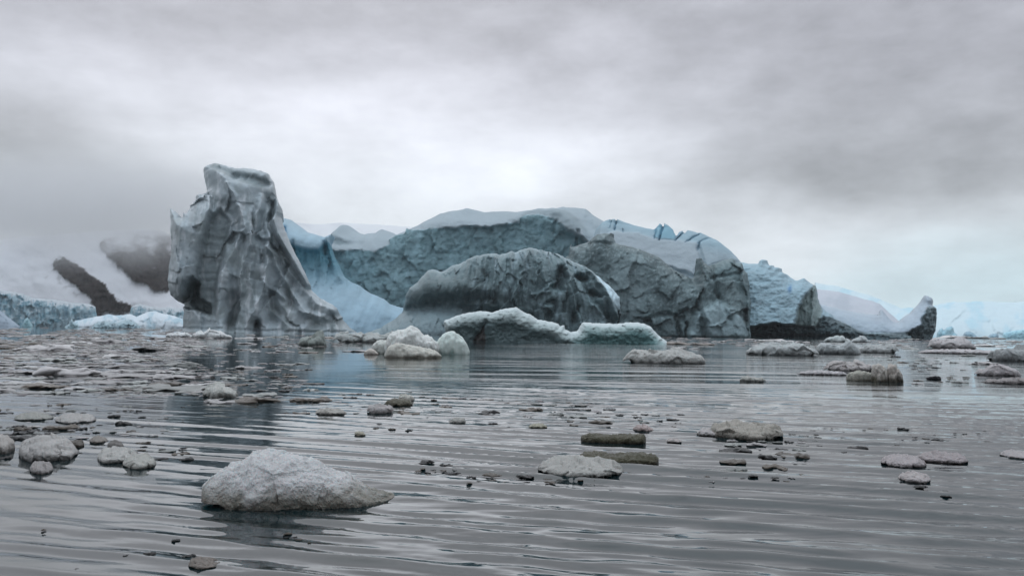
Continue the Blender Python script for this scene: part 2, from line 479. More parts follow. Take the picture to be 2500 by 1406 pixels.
# ---- tower
tower = [(420,513),(428,516),(441,527),(451,540),(454,543),(453,523),(456,524),(462,532),(469,524),(470,516),(476,512),(478,506),(483,503),(483,494),(490,490),(500,488),(503,478),(507,470),(504,455),(500,439),(497,421),(498,413),(508,407),(524,401),(537,404),(563,411),(577,415),(596,414),(622,416),(639,422),(658,430),(662,437),(670,449),(675,475),(678,491),(686,511),(692,524),(693,540),(690,550),(694,566),(701,586),(711,612),(724,638),(740,668),(750,691),(757,707),(776,727),(806,743),(820,756),(825,766),(838,784),(853,800),(868,812),(870,828),(450,828),(454,802),(452,786),(455,763),(451,743),(436,737),(426,727),(422,710),(420,687),(422,658),(427,629),(426,596),(423,563),(422,537)]
flap = [(415,505),(470,500),(500,480),(523,500),(525,545),(512,600),(500,665),(492,690),(470,700),(462,728),(445,738),(410,735)]
panel = [(523,545),(545,530),(566,560),(552,640),(541,700),(537,772),(500,768),(478,742),(490,690),(503,610)]
def tower_fn(U, V, inf, ppm):
    r = 7.0 * sstep(400, 800, V)
    wu = U + 5 * fbm(U / 25, V / 25, 3, 4); wv_ = V + 5 * fbm(U / 25 + 50, V / 25, 3, 5)
    mf = pmask(wu, wv_, flap, 3)
    r = r + 5.5 * mf * (1 - .5 * stroke(U, V, [(430,520),(440,720)], 14, 'soft'))
    for pth, w_, a in [([(470,520),(462,600),(452,700)], 9, 1.6), ([(498,500),(484,600),(468,690)], 10, 1.8), ([(447,540),(442,620),(438,710)], 8, 1.2)]:
        r = r + a * stroke(wu, wv_, pth, w_, 'soft')
    mp_ = pmask(wu, wv_, panel, 7)
    r = r - 3.6 * mp_
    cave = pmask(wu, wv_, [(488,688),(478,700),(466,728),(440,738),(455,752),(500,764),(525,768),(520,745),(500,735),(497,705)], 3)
    r = r - 7 * cave
    # ribs fanning down from the shoulder
    ribs = [([(560,470),(590,530),(600,580),(560,660),(545,760),(548,815)], (8, 22), 4.5),
            ([(640,500),(625,580),(600,660),(590,720),(560,780),(556,815)], (10, 15), 4.0),
            ([(655,590),(650,660),(640,720),(625,760),(598,815)], (10, 16), 5.5),
            ([(650,600),(680,680),(720,740),(740,770)], (12, 12), 4.2),
            ([(640,690),(650,730),(660,760),(700,800)], (6, 14), 3.5),
            ([(650,620),(690,650),(720,700),(760,745),(800,760)], (10, 14), 4.0),
            ([(660,500),(650,570),(655,600)], (8, 8), 3.0),
            ([(640,700),(690,735),(730,765),(790,780)], (6, 12), 2.6),
            ([(700,640),(735,700),(770,735),(815,755)], (5, 8), 2.5),
            ([(620,640),(612,690),(622,740)], (8, 8), 2.0)]
    for pth, w_, a in ribs: r = r + .62 * a * stroke(wu, wv_, pth, w_)
    # hollows
    for pth, w_, a in [([(582,735),(570,790)], 13, 5.0), ([(660,735),(668,775)], 17, 4.5), ([(700,715),(708,750)], 12, 4.0), ([(630,790),(632,815)], 7, 4.0),
                       ([(655,505),(668,530),(672,555)], 13, 5.5), ([(520,418),(545,425),(570,440)], 12, 2.4), ([(580,448),(615,458),(648,462)], 11, 2.8), ([(555,520),(575,560),(570,600)], 14, 2.5),
                       ([(700,668),(712,700)], 8, 2.0), ([(640,640),(640,655)], 5, 1.5)]:
        r = r - a * stroke(wu, wv_, pth, w_, 'soft')
    head = pmask(U, V, [(480,390),(680,390),(690,500),(640,520),(560,500),(500,470)], 14)
    # smooth right flank
    flank = pmask(U, V, [(672,498),(700,545),(765,710),(738,706),(706,652),(672,596),(660,560),(668,540)], 5)
    k = fbm(wu / 34, wv_ / 46, 3, 6, ridged=True) * .5 + facets(wu / 46, wv_ / 66, 12) * 2.2 + facets(wu / 20, wv_ / 34, 15) * .35 + .15 * fbm(wu / 9, wv_ / 16, 3, 19)
    r = r + k * (1 - .8 * flank) * (1 - .6 * head) * (1 - .6 * mp_)
    r = r + .16 * mp_ * np.sin(V / 3.1 + 2 * fbm(U / 30, V / 12, 2, 8))
    r = r * (1 - flank) + flank * (9 + 7 * sstep(500, 720, V) - .06 * (U - 690))
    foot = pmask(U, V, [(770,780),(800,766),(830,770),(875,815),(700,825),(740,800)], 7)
    r = r - 2.0 * foot + 3.0 * sstep(790, 812, V)
    r = r - 1.5 * stroke(wu, wv_, [(452,800),(600,806),(860,812)], 4, 'soft')
    dark = np.clip(mp_ * .55 + cave * .9 + foot * .35 + .7 * pmask(wu, wv_, [(512,414),(530,408),(575,428),(640,450),(656,444),(657,466),(638,483),(605,470),(575,453),(530,438)], 6) + .55 * pmask(wu, wv_, [(655,492),(672,500),(685,530),(676,563),(660,548),(650,520)], 5), 0, 1)  # overhang shade painted into the head colour; panel, cave, foot, notch darkened
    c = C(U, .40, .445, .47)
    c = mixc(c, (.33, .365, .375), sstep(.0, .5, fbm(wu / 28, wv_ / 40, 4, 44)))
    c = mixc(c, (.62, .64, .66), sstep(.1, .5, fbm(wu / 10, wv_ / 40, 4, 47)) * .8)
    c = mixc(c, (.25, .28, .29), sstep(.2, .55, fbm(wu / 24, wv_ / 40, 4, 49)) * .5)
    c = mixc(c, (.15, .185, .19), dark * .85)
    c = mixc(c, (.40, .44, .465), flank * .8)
    return r, c
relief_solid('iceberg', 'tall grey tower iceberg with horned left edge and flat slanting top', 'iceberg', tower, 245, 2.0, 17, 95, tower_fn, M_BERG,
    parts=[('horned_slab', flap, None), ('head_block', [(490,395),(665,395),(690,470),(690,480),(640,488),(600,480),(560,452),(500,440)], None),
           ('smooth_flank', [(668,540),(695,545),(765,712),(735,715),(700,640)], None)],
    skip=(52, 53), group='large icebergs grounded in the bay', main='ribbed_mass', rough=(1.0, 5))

# ---- blue slope iceberg behind the tower
slope = [(640,545),(675,530),(693,534),(713,538),(734,554),(758,573),(780,580),(797,586),(803,580),(812,577),(819,581),(809,600),(817,626),(828,647),(844,680),(861,691),(882,701),(893,711),(909,720),(934,731),(947,743),(963,749),(989,752),(1030,765),(1060,830),(640,830)]
def slope_fn(U, V, inf, ppm):
    lip = 600 + 18 * sstep(700, 760, U) - 18 * sstep(780, 800, U) - 30 * (1 - sstep(690, 715, U))
    up = sstep(0, -60, V - lip)
    face = sstep(0, 10, V - lip) * (1 - sstep(680, 740, V))
    r = 0 * U
    # upper snow leans back, cliff recessed, foot slope runs out towards the viewer
    r = r + 14 * sstep(525, 612, V) - 5 * sstep(0, 14, V - lip) + 26 * sstep(640, 822, V) ** 1.1
    wu = U + 6 * fbm(U / 20, V / 30, 3, 24)
    r = r + face * (1.6 * facets(wu / 13, V / 50, 22) + .9 * fbm(wu / 6, V / 40, 3, 23, ridged=True))
    r = r + 4 * stroke(U, V, [(800,592),(812,640),(832,690)], (6, 14)) * (1 - sstep(690, 740, V))
    r = r + .9 * fbm(U / 30, V / 22, 5, 25) + .5 * fbm((U + .5 * V) / 9, (V - .9 * U) / 60, 3, 26) * sstep(660, 700, V)
    for pth in ([(703,572),(706,600)], [(794,604),(797,630)], [(725,605),(728,640)]):
        r = r - 2.2 * stroke(U, V, pth, 3.5, 'soft')
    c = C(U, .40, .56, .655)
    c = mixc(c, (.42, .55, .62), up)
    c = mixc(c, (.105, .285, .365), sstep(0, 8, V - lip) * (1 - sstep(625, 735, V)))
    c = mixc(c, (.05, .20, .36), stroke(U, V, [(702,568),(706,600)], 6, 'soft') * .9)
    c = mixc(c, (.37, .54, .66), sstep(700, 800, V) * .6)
    c = c * (1 + .10 * fbm((U + .5 * V) / 14, (V - .9 * U) / 70, 4, 27) + .06 * fbm(U / 12, V / 5, 3, 28))[..., None]
    return r, c
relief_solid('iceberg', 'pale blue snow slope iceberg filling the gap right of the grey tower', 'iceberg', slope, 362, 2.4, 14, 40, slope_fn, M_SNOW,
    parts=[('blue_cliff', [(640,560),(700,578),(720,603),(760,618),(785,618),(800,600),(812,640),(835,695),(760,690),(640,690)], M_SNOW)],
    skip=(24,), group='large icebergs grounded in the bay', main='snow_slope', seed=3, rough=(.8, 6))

# ---- great flat iceberg behind
back = [(790,660),(800,600),(812,584),(819,580),(823,570),(839,554),(843,551),(853,551),(866,561),(880,570),(893,574),(900,574),(904,572),(920,570),(936,561),(947,564),(961,570),(974,577),(980,573),(998,564),(1028,549),(1055,535),(1077,524),(1104,517),(1131,515),(1142,512),(1163,516),(1185,522),(1220,521),(1262,524),(1292,521),(1308,516),(1343,515),(1357,510),(1373,507),(1405,510),(1427,512),(1443,524),(1457,535),(1470,543),(1500,556),(1540,575),(1600,590),(1660,610),(1700,620),(1720,700),(1720,834),(790,826)]
cliffA = [(780,660),(826,636),(855,633),(893,629),(909,627),(947,633),(963,623),(974,612),(974,599),(990,590),(1007,585),(1009,575),(1028,579),(1080,580),(1131,580),(1158,575),(1180,579),(1207,577),(1232,573),(1265,569),(1268,556),(1281,548),(1308,546),(1335,554),(1351,564),(1373,588),(1400,602),(1440,640),(1440,840),(780,840)]
def back_fn(U, V, inf, ppm):
    wu = U + 4 * fbm(U / 12, V / 12, 3, 34); wv_ = V + 4 * fbm(U / 12 + 50, V / 12, 3, 35)
    mc = pmask(wu, wv_, cliffA, 2.5)
    cr_ = np.interp(U, [790, 850, 890, 980, 1140, 1380, 1470, 1700], [600, 552, 575, 573, 512, 507, 545, 620])
    r = 34 * np.clip((V - cr_) / 130, 0, 1.2) ** .8
    # snow cap runs back, cliff drops steeply and a little hollow
    r = r * (1 - mc) + mc * (15 + 5 * sstep(580, 800, V))
    r = r + mc * (2.6 * facets(wu / 40, wv_ / 46, 32) + 1.0 * facets(wu / 16, wv_ / 17, 36) + .5 * fbm(wu / 9, wv_ / 9, 4, 33, ridged=True))
    r = r + (1 - mc) * (1.2 * fbm(U / 60, V / 26, 4, 37) + .5 * fbm(U / 16, V / 10, 3, 38, ridged=True))
    for pth, w_, a in [([(1262,548),(1290,532),(1330,530),(1358,545),(1400,590)], 15, 4.5), ([(1370,520),(1400,540),(1430,580)], 18, -5.0),
                       ([(1345,520),(1352,545)], 10, 3.0), ([(1180,540),(1130,560)], 22, -2.5), ([(1050,565),(1160,560)], 14, 2.0), ([(1395,590),(1394,625)], 3, -4.0),
                       ([(1346,565),(1345,590)], 3, -2.5), ([(825,600),(905,612)], 8, -2.0), ([(826,584),(880,600)], 8, 2.0), ([(1250,560),(1310,556),(1400,605)], 8, 1.5)]:
        r = r + a * stroke(wu, wv_, pth, w_, 'soft')
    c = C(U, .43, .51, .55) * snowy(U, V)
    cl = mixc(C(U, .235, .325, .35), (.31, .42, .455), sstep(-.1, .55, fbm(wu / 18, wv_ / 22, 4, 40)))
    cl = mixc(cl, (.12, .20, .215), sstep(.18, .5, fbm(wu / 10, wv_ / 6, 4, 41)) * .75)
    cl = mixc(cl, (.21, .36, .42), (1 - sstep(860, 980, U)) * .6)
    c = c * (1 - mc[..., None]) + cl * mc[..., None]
    c = mixc(c, (.21, .28, .31), pmask(wu, wv_, [(812,588),(835,592),(865,601),(888,612),(870,615),(840,612),(812,603)], 3) * .8)
    c = mixc(c, (.27, .34, .365), pmask(wu, wv_, [(1262,556),(1285,533),(1330,531),(1352,530),(1372,524),(1393,548),(1420,590),(1370,582),(1335,553),(1300,543)], 8) * .6)
    return r, c
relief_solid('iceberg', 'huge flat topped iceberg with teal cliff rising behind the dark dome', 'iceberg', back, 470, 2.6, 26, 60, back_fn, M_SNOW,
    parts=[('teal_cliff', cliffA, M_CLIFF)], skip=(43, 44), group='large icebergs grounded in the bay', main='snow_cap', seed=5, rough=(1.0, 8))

# ---- crevassed ridge
ridge = [(1440,600),(1455,560),(1470,543),(1480,538),(1490,535),(1492,541),(1494,535),(1502,535),(1505,543),(1507,535),(1524,542),(1548,550),(1578,557),(1597,561),(1602,556),(1611,545),(1616,549),(1619,558),(1622,545),(1631,550),(1643,561),(1651,578),(1658,567),(1666,563),(1671,571),(1679,562),(1689,564),(1702,569),(1711,568),(1730,578),(1748,585),(1767,599),(1786,615),(1802,631),(1811,642),(1840,680),(1850,834),(1440,834)]
def ridge_fn(U, V, inf, ppm):
    wu = U + 3 * fbm(U / 12, V / 12, 3, 54); wv_ = V + 3 * fbm(U / 12 + 50, V / 12, 3, 55)
    cr_ = np.interp(U, [1440, 1470, 1580, 1690, 1750, 1810, 1850], [600, 543, 557, 563, 585, 640, 700])
    r = 34 * np.clip((V - cr_) / 200, 0, 1.3) ** .85 + 1.0 * fbm(U / 40, V / 26, 4, 52)
    cre = [([(1506,536),(1502,566)], 3.2, 5), ([(1619,552),(1610,592)], 3.5, 7), ([(1604,558),(1598,590)], 2.5, 4), ([(1669,568),(1648,594)], 3.5, 6), ([(1711,570),(1672,598)], 3.0, 4),
           ([(1706,600),(1700,622)], 3.5, 5), ([(1735,580),(1700,600)], 3, 2.5), ([(1493,538),(1491,560)], 2.2, 2.5), ([(1524,565),(1524,573)], 2, 2.5)]
    cc = np.zeros_like(U)
    for pth, w_, a in cre:
        s = stroke(wu, wv_, pth, w_ * .7, 'soft'); r = r - a * .55 * s; cc = np.maximum(cc, s * min(1, a / 5))
    step_ = pmask(wu, wv_, [(1560,575),(1600,590),(1700,597),(1706,640),(1690,680),(1450,600),(1500,572)], 5)
    r = r + 3.5 * step_
    blk = pmask(wu, wv_, [(1597,563),(1611,548),(1640,556),(1652,575),(1645,592),(1600,590)], 3)
    r = r + 3 * blk
    r = r + 2.0 * pmask(wu, wv_, [(1706,600),(1730,588),(1765,600),(1800,640),(1760,645),(1720,660)], 5)
    c = C(U, .43, .53, .58) * snowy(U, V)
    c = mixc(c, (.34, .53, .62), sstep(40, 0, V - (540 + (U - 1470) * .2)) * .55)
    c = mixc(c, (.24, .47, .58), blk * .75)
    c = mixc(c, (.05, .20, .32), np.clip(cc * 1.1, 0, 1) * .6)
    c = mixc(c, (.46, .52, .56), step_ * .6)
    return r, c
relief_solid('iceberg', 'pale crevassed iceberg with split blue blocks along its crest', 'iceberg', ridge, 425, 1.6, 5, 24, ridge_fn, M_SNOW,
    parts=[('split_block', [(1592,570),(1604,545),(1640,545),(1652,575),(1645,594),(1598,592)], M_SNOW)], skip=(36,), group='large icebergs grounded in the bay', main='snow_ridge', seed=8, rough=(.5, 6))

# ---- grey wall iceberg on the right
wall = [(1350,660),(1376,634),(1389,626),(1392,612),(1394,594),(1397,607),(1413,601),(1435,593),(1446,585),(1459,574),(1478,572),(1498,572),(1498,583),(1504,596),(1524,600),(1551,607),(1578,616),(1605,627),(1627,645),(1654,664),(1686,681),(1694,677),(1696,658),(1700,631),(1705,633),(1713,639),(1721,647),(1726,651),(1736,647),(1757,639),(1778,634),(1785,637),(1789,645),(1805,645),(1808,664),(1817,672),(1821,704),(1821,750),(1819,804),(1819,838),(1350,836)]
buttress = [(1690,690),(1697,625),(1726,651),(1778,630),(1810,640),(1828,670),(1828,840),(1730,840),(1690,740)]
def wall_fn(U, V, inf, ppm):
    wu = U + 6 * fbm(U / 22, V / 22, 4, 64); wv_ = V + 6 * fbm(U / 22 + 50, V / 22, 4, 65)
    r = 9 * sstep(580, 830, V)
    r = r + 2.6 * facets(wu / 50, wv_ / 60, 62) + .9 * facets(wu / 20, wv_ / 24, 63) + .55 * fbm(wu / 12, wv_ / 14, 4, 61, ridged=True)
    mb = pmask(wu, wv_, buttress, 4)
    r = r + 6 * mb + 3 * stroke(wu, wv_, [(1703,640),(1708,720),(1690,790)], (6, 16))
    toe = pmask(wu, wv_, [(1670,830),(1690,770),(1740,740),(1790,780),(1820,835)], 8)
    r = r + 4.5 * toe
    top = pmask(wu, wv_, [(1446,580),(1500,570),(1506,598),(1440,600)], 3)
    r = r + 1.5 * top
    for pth, w_, a in [([(1575,785),(1625,768),(1660,780)], 5, 3.0), ([(1650,785),(1652,830)], 4, 4.5), ([(1667,790),(1668,830)], 3, 5), ([(1722,690),(1790,680)], 4, 2.0), ([(1655,765),(1668,762)], 4, 2)]:
        r = r - a * stroke(wu, wv_, pth, w_, 'soft')
    r = r - 2.5 * stroke(U, V, [(1600,826),(1820,826)], 5, 'soft')
    r = r - 3 * stroke(wu, wv_, [(1692,690),(1698,760),(1712,830)], 5, 'soft') - 2.5 * stroke(wu, wv_, [(1728,655),(1735,720),(1760,780)], 4, 'soft')
    c = C(U, .125, .155, .16)
    c = mixc(c, (.225, .262, .268), sstep(0, .5, fbm(wu / 30, wv_ / 40, 5, 66)) * .85)
    c = mixc(c, (.09, .115, .12), sstep(.1, .45, fbm(wu / 9, wv_ / 7, 4, 67)) * .8)
    c = mixc(c, (.34, .375, .38), sstep(.15, .45, fbm(wu / 5, wv_ / 5, 3, 68)) * .5)
    c = mixc(c, (.38, .44, .46), toe * .7)
    c = mixc(c, (.15, .20, .21), pmask(wu, wv_, [(1726,655),(1780,630),(1806,645),(1815,760),(1790,740),(1770,690),(1735,680)], 6) * .55)
    c = mixc(c, (.34, .38, .39), pmask(wu, wv_, [(1500,740),(1560,760),(1600,700),(1560,640),(1510,640)], 25) * .5)
    return r, c
relief_solid('iceberg', 'grey fractured ice wall with small square knob between dome and snow slope', 'iceberg', wall, 350, 2.2, 20, 55, wall_fn, M_CLIFF,
    parts=[('buttress', buttress, None), ('summit_knob', [(1440,560),(1505,560),(1506,594),(1440,598)], None)], skip=(39,), group='large icebergs grounded in the bay', main='cliff_wall', seed=11, rough=(1.4, 5))

# ---- dark dome
dome = [(880,816),(900,811),(915,807),(939,797),(967,778),(983,763),(990,742),(994,721),(1004,705),(1022,690),(1032,677),(1045,662),(1056,659),(1066,660),(1077,665),(1087,661),(1105,650),(1126,643),(1142,635),(1155,629),(1181,622),(1207,620),(1220,624),(1248,614),(1256,617),(1274,611),(1292,606),(1305,609),(1321,613),(1342,618),(1363,622),(1376,631),(1394,639),(1420,650),(1441,661),(1459,677),(1485,700),(1498,713),(1508,726),(1510,747),(1515,765),(1511,776),(1510,792),(1530,835),(880,835)]
domecrust = [(985,760),(990,715),(1030,670),(1050,655),(1150,625),(1290,600),(1380,625),(1450,660),(1520,725),(1520,765),(1495,750),(1470,710),(1440,680),(1395,655),(1330,640),(1290,632),(1240,640),(1200,640),(1160,650),(1120,668),(1080,680),(1050,680),(1020,705),(1002,735)]
def dome_fn(U, V, inf, ppm):
    wu = U + 5 * fbm(U / 18, V / 18, 3, 74); wv_ = V + 6 * fbm(U / 18 + 50, V / 18, 3, 75)
    r = 0 * U
    # flutes running down and slightly outwards from the crest
    fl = (U - 1240) / (1 + (V - 600) / 900.0)
    r = r + (1.7 * fbm(fl / 13, V / 95, 4, 72, ridged=True) + 2.3 * facets(fl / 26 + .3 * fbm(U / 30, V / 30, 2, 7), V / 52, 73)) * sstep(1060, 1140, U) * sstep(0, .25, inf)
    r = r + .6 * facets(wu / 15, wv_ / 24, 76) + .25 * fbm(wu / 7, wv_ / 7, 3, 77, ridged=True) * sstep(1000, 1060, U)
    # belly over a hollow on the left, then a smooth apron to the water
    ap = pmask(U, V, [(870,840),(880,806),(960,775),(985,752),(1060,748),(1180,756),(1230,840)], 6)
    r = r - 5.5 * stroke(wu, wv_, [(985,765),(1010,758),(1060,755),(1150,760),(1300,790)], 13, 'soft') * sstep(980, 1010, U)
    r = r + ap * 7.0 * sstep(750, 815, V)
    r = r + 3.2 * stroke(U, V, [(1010,715),(1080,705),(1160,715)], 26, 'soft')
    r = r - 3.5 * stroke(U, V, [(1060,740),(1200,735)], 12, 'soft')
    # hollows on the right
    for pth, w_, a in [([(1366,668),(1360,690),(1352,705)], 11, 6.5), ([(1392,682),(1415,690)], 6, 4), ([(1408,690),(1440,740),(1470,785)], 11, 4.5), ([(1502,768),(1500,790)], 7, 7), ([(1345,745),(1330,780)], 9, 3),
                       ([(1395,755),(1385,785)], 8, 3.5), ([(1195,640),(1185,700)], 7, 2.5), ([(1235,650),(1232,710)], 6, 2.0), ([(1430,720),(1450,728)], 5, 3.0), ([(1325,745),(1340,742)], 4, 2.5)]:
        r = r - a * stroke(wu, wv_, pth, w_, 'soft')
    for pth, w_, a in [([(1376,660),(1378,720),(1400,790)], 7, 3), ([(1290,612),(1262,700),(1245,740)], 6, 2.4), ([(1210,640),(1200,740)], 5, 2.0), ([(1420,655),(1465,720),(1490,780)], 9, 3.2), ([(1330,720),(1290,725)], 6, 1.6),
                       ([(1350,690),(1300,730)], 5, 1.8), ([(1430,750),(1475,795)], 8, 2.5), ([(1310,640),(1300,700)], 5, 1.6)]:
        r = r + a * stroke(wu, wv_, pth, w_)
    c = C(U, .175, .21, .215)
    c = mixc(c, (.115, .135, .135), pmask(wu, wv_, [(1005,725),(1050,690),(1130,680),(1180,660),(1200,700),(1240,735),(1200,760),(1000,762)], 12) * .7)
    fr = fbm(fl / 9, wv_ / 30, 4, 79)
    c = mixc(c, (.30, .34, .36), sstep(.10, .55, fr) * .7 * sstep(1120, 1200, U))
    c = mixc(c, (.42, .47, .48), np.clip(1 - inf * 2.0, 0, 1) ** .9 * (1 - sstep(735, 770, V)) * .8)
    c = mixc(c, (.66, .71, .74), pmask(wu, wv_, [(1445,668),(1490,700),(1512,725),(1512,765),(1498,755),(1480,740),(1460,710)], 4) * .9)
    c = mixc(c, (.235, .265, .275), ap * .9)
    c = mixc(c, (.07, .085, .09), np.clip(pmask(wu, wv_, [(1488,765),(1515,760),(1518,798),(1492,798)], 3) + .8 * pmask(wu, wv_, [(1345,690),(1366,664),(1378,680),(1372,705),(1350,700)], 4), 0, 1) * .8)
    return r, c
relief_solid('iceberg', 'dark domed iceberg with fluted face and frosted crest', 'iceberg', dome, 285, 2.0, 22, 120, dome_fn, M_DOME,
    parts=[('frosted_crest', domecrust, M_DOME)], skip=(43,), group='large icebergs grounded in the bay', main='fluted_face', seed=14, rough=(1.6, 5), power=2.2)

# ---- right: snow slope with fin
gslope = [(1780,660),(1807,640),(1819,642),(1828,644),(1852,645),(1856,637),(1864,634),(1873,636),(1876,644),(1880,649),(1889,649),(1891,653),(1901,653),(1909,656),(1910,665),(1922,670),(1930,677),(1942,685),(1948,685),(1963,679),(1975,688),(1988,696),(1991,697),(1996,712),(1997,727),(2003,746),(2014,757),(2032,769),(2044,781),(2068,790),(2095,805),(2113,812),(2134,811),(2160,812),(2200,816),(2225,820),(2225,838),(1780,836)]
fin = [(1991,690),(1976,716),(1961,738),(1952,762),(1946,800),(1940,822),(1985,822),(1995,800),(2002,800),(2008,757),(2000,740)]
darkbase = [(1815,806),(1860,798),(1900,792),(1945,796),(1990,800),(1998,785),(2010,772),(2030,776),(2060,788),(2095,803),(2115,812),(2230,812),(2240,845),(1810,845)]
def g_fn(U, V, inf, ppm):
    wu = U + 4 * fbm(U / 12, V / 12, 4, 84); wv_ = V + 4 * fbm(U / 12 + 50, V / 12, 4, 85)
    cr_ = np.interp(U, [1780, 1807, 1864, 1905, 1945, 1990, 2003, 2044, 2113], [660, 640, 634, 653, 684, 696, 745, 780, 812])
    r = 24 * np.clip((V - cr_) / 130, 0, 1.3) ** .85 + 1.3 * fbm(U / 25, V / 12, 4, 82) + .7 * fbm(U / 9, V / 6, 3, 83, ridged=True)
    mfn = pmask(wu, wv_, fin, 3); mb = pmask(wu, wv_, darkbase, 2.5)
    r = r * (1 - mfn) + mfn * (3 + 3 * sstep(700, 820, V) + 1.6 * facets(wu / 8, wv_ / 26, 88))
    r = r + 3.0 * stroke(wu, wv_, [(1991,700),(1986,740),(1984,800)], (2, 8))
    r = r * (1 - mb) + mb * (3 + 1.5 * facets(wu / 14, wv_ / 10, 86) + 1.2 * fbm(wu / 7, wv_ / 7, 4, 87, ridged=True))
    r = r - 4 * mb * sstep(812, 822, V)
    for (a, b_) in [(1864, 640), (1884, 655), (1902, 660), (1915, 674)]:
        r = r + 2.5 * np.exp(-((U - a) ** 2 + (V - b_) ** 2) / 60)
    c = C(U, .36, .45, .50) * snowy(U, V, 1.5)
    c = mixc(c, (.30, .36, .40), sstep(.1, .5, fbm(wu / 30, wv_ / 7, 4, 90)) * .6)
    c = mixc(c, (.06, .20, .42), np.exp(-(((wu - 1933) / 4) ** 2 + ((wv_ - 712) / 9) ** 2)) * .8)
    c = mixc(c, (.27, .305, .295), mfn)
    c = mixc(c, (.065, .085, .09), mb * .9)
    return r, c
relief_solid('iceberg', 'snow slope iceberg with sharp grey fin above a dark rocky base', 'iceberg', gslope, 370, 2.0, 15, 45, g_fn, M_CLIFF,
    parts=[('sharp_fin', fin, None), ('undercut_base', darkbase, None)], skip=(36,), group='large icebergs grounded in the bay', main='snow_face', seed=17, rough=(.9, 5))

# ---- low snow ridge and horn
low = [(1960,745),(2003,742),(2026,748),(2050,754),(2080,760),(2110,766),(2134,767),(2143,770),(2147,760),(2152,755),(2164,769),(2179,785),(2190,787),(2200,778),(2218,766),(2236,748),(2248,733),(2257,721),(2266,723),(2276,728),(2278,736),(2276,745),(2285,754),(2286,766),(2285,790),(2282,808),(2278,820),(2274,838),(1960,836)]
horn = [(2262,748),(2290,750),(2290,840),(2205,840),(2212,815),(2222,806),(2242,795),(2246,772)]
def low_fn(U, V, inf, ppm):
    wu = U + 4 * fbm(U / 10, V / 10, 4, 94); wv_ = V + 4 * fbm(U / 10 + 50, V / 10, 4, 95)
    mh = pmask(wu, wv_, horn, 3)
    r = 16 * sstep(735, 820, V) + .8 * fbm(U / 20, V / 12, 3, 92)
    r = r * (1 - mh) + mh * (6 + 2.0 * facets(wu / 10, wv_ / 14, 93) + 1.6 * fbm(wu / 8, wv_ / 8, 4, 98, ridged=True))
    r = r - 4 * pmask(wu, wv_, [(2205,840),(2208,815),(2290,812),(2290,840)], 4)
    c = C(U, .40, .46, .52) * snowy(U, V)
    c = mixc(c, (.17, .195, .20), mh * .9)
    c = mixc(c, (.32, .35, .40), np.exp(-(((wu - 2140) / 14) ** 2 + ((wv_ - 782) / 9) ** 2)) * .5)
    c = mixc(c, (.13, .17, .18), pmask(wu, wv_, [(2100,812),(2220,810),(2220,840),(2100,840)], 3) * .8)
    return r, c
relief_solid('iceberg', 'low saddle shaped iceberg ending in a curved upright horn', 'iceberg', low, 400, 1.8, 10, 26, low_fn, M_BERG,
    parts=[('dark_horn_face', horn, M_CLIFF)], skip=(27,), group='large icebergs grounded in the bay', main='snow_saddle', seed=19, rough=(.8, 5))

# ---- frosted slab floating before the dome
slab = [(1083,789),(1086,782),(1097,778),(1116,770),(1134,765),(1160,761),(1175,759),(1191,761),(1201,763),(1217,757),(1235,753),(1259,750),(1269,755),(1279,763),(1295,768),(1313,780),(1331,783),(1347,786),(1363,791),(1368,797),(1377,794),(1380,804),(1394,811),(1409,808),(1417,794),(1425,786),(1446,788),(1472,790),(1511,790),(1535,786),(1570,789),(1586,796),(1600,810),(1613,823),(1630,834),(1642,842),(1645,856),(1110,856),(1100,830),(1088,806)]
def slab_fn(U, V, inf, ppm):
    wu = U + 4 * fbm(U / 14, V / 10, 3, 104); wv_ = V + 3 * fbm(U / 14 + 50, V / 10, 3, 105)
    r = .22 * fbm(wu / 9, wv_ / 7, 4, 102, ridged=True) + .18 * facets(wu / 22, wv_ / 12, 103)
    de, _, _ = seg_dist(wu, wv_, slab[:36], closed=False)
    rim = 1 - sstep(4, 34, de * (1 + .35 * fbm(wu / 40, wv_ * 0, 3, 106)) * (1 - .0 * U))
    r = r - 1.0 * sstep(16, 50, de) * sstep(770, 830, V)
    r = r - .8 * stroke(wu, wv_, [(1188,790),(1175,812),(1160,832)], 9)
    c = mixc(C(U, .15, .20, .205), (.17, .30, .30), sstep(1380, 1420, U))
    c = mixc(c, (.055, .075, .075), sstep(.0, .5, fbm(wu / 30, wv_ / 16, 3, 107)) * .6 * (1 - sstep(1360, 1400, U)))
    c = mixc(c, (.055, .035, .03), pmask(wu, wv_, [(1187,792),(1190,835),(1155,835)], 2) * .8)
    w = rim * (1 - .45 * sstep(1400, 1440, U) * sstep(6, 14, de))
    c = mixc(c, (.55, .60, .60), w * .95)
    c = mixc(c, (.36, .42, .40), np.clip(rim * sstep(4, 16, de), 0, 1) * .5)
    return r, c
relief_solid('ice_slab', 'long low dark green ice slab with white frosted rim before the dome', 'ice slab', slab, 112, 1.8, 3.0, 34, slab_fn, M_BERG,
    parts=[('high_hump', [(1070,740),(1290,740),(1380,790),(1384,860),(1070,860)], None)], skip=(36,), main='low_hump', seed=23, rough=(1.3, 4))

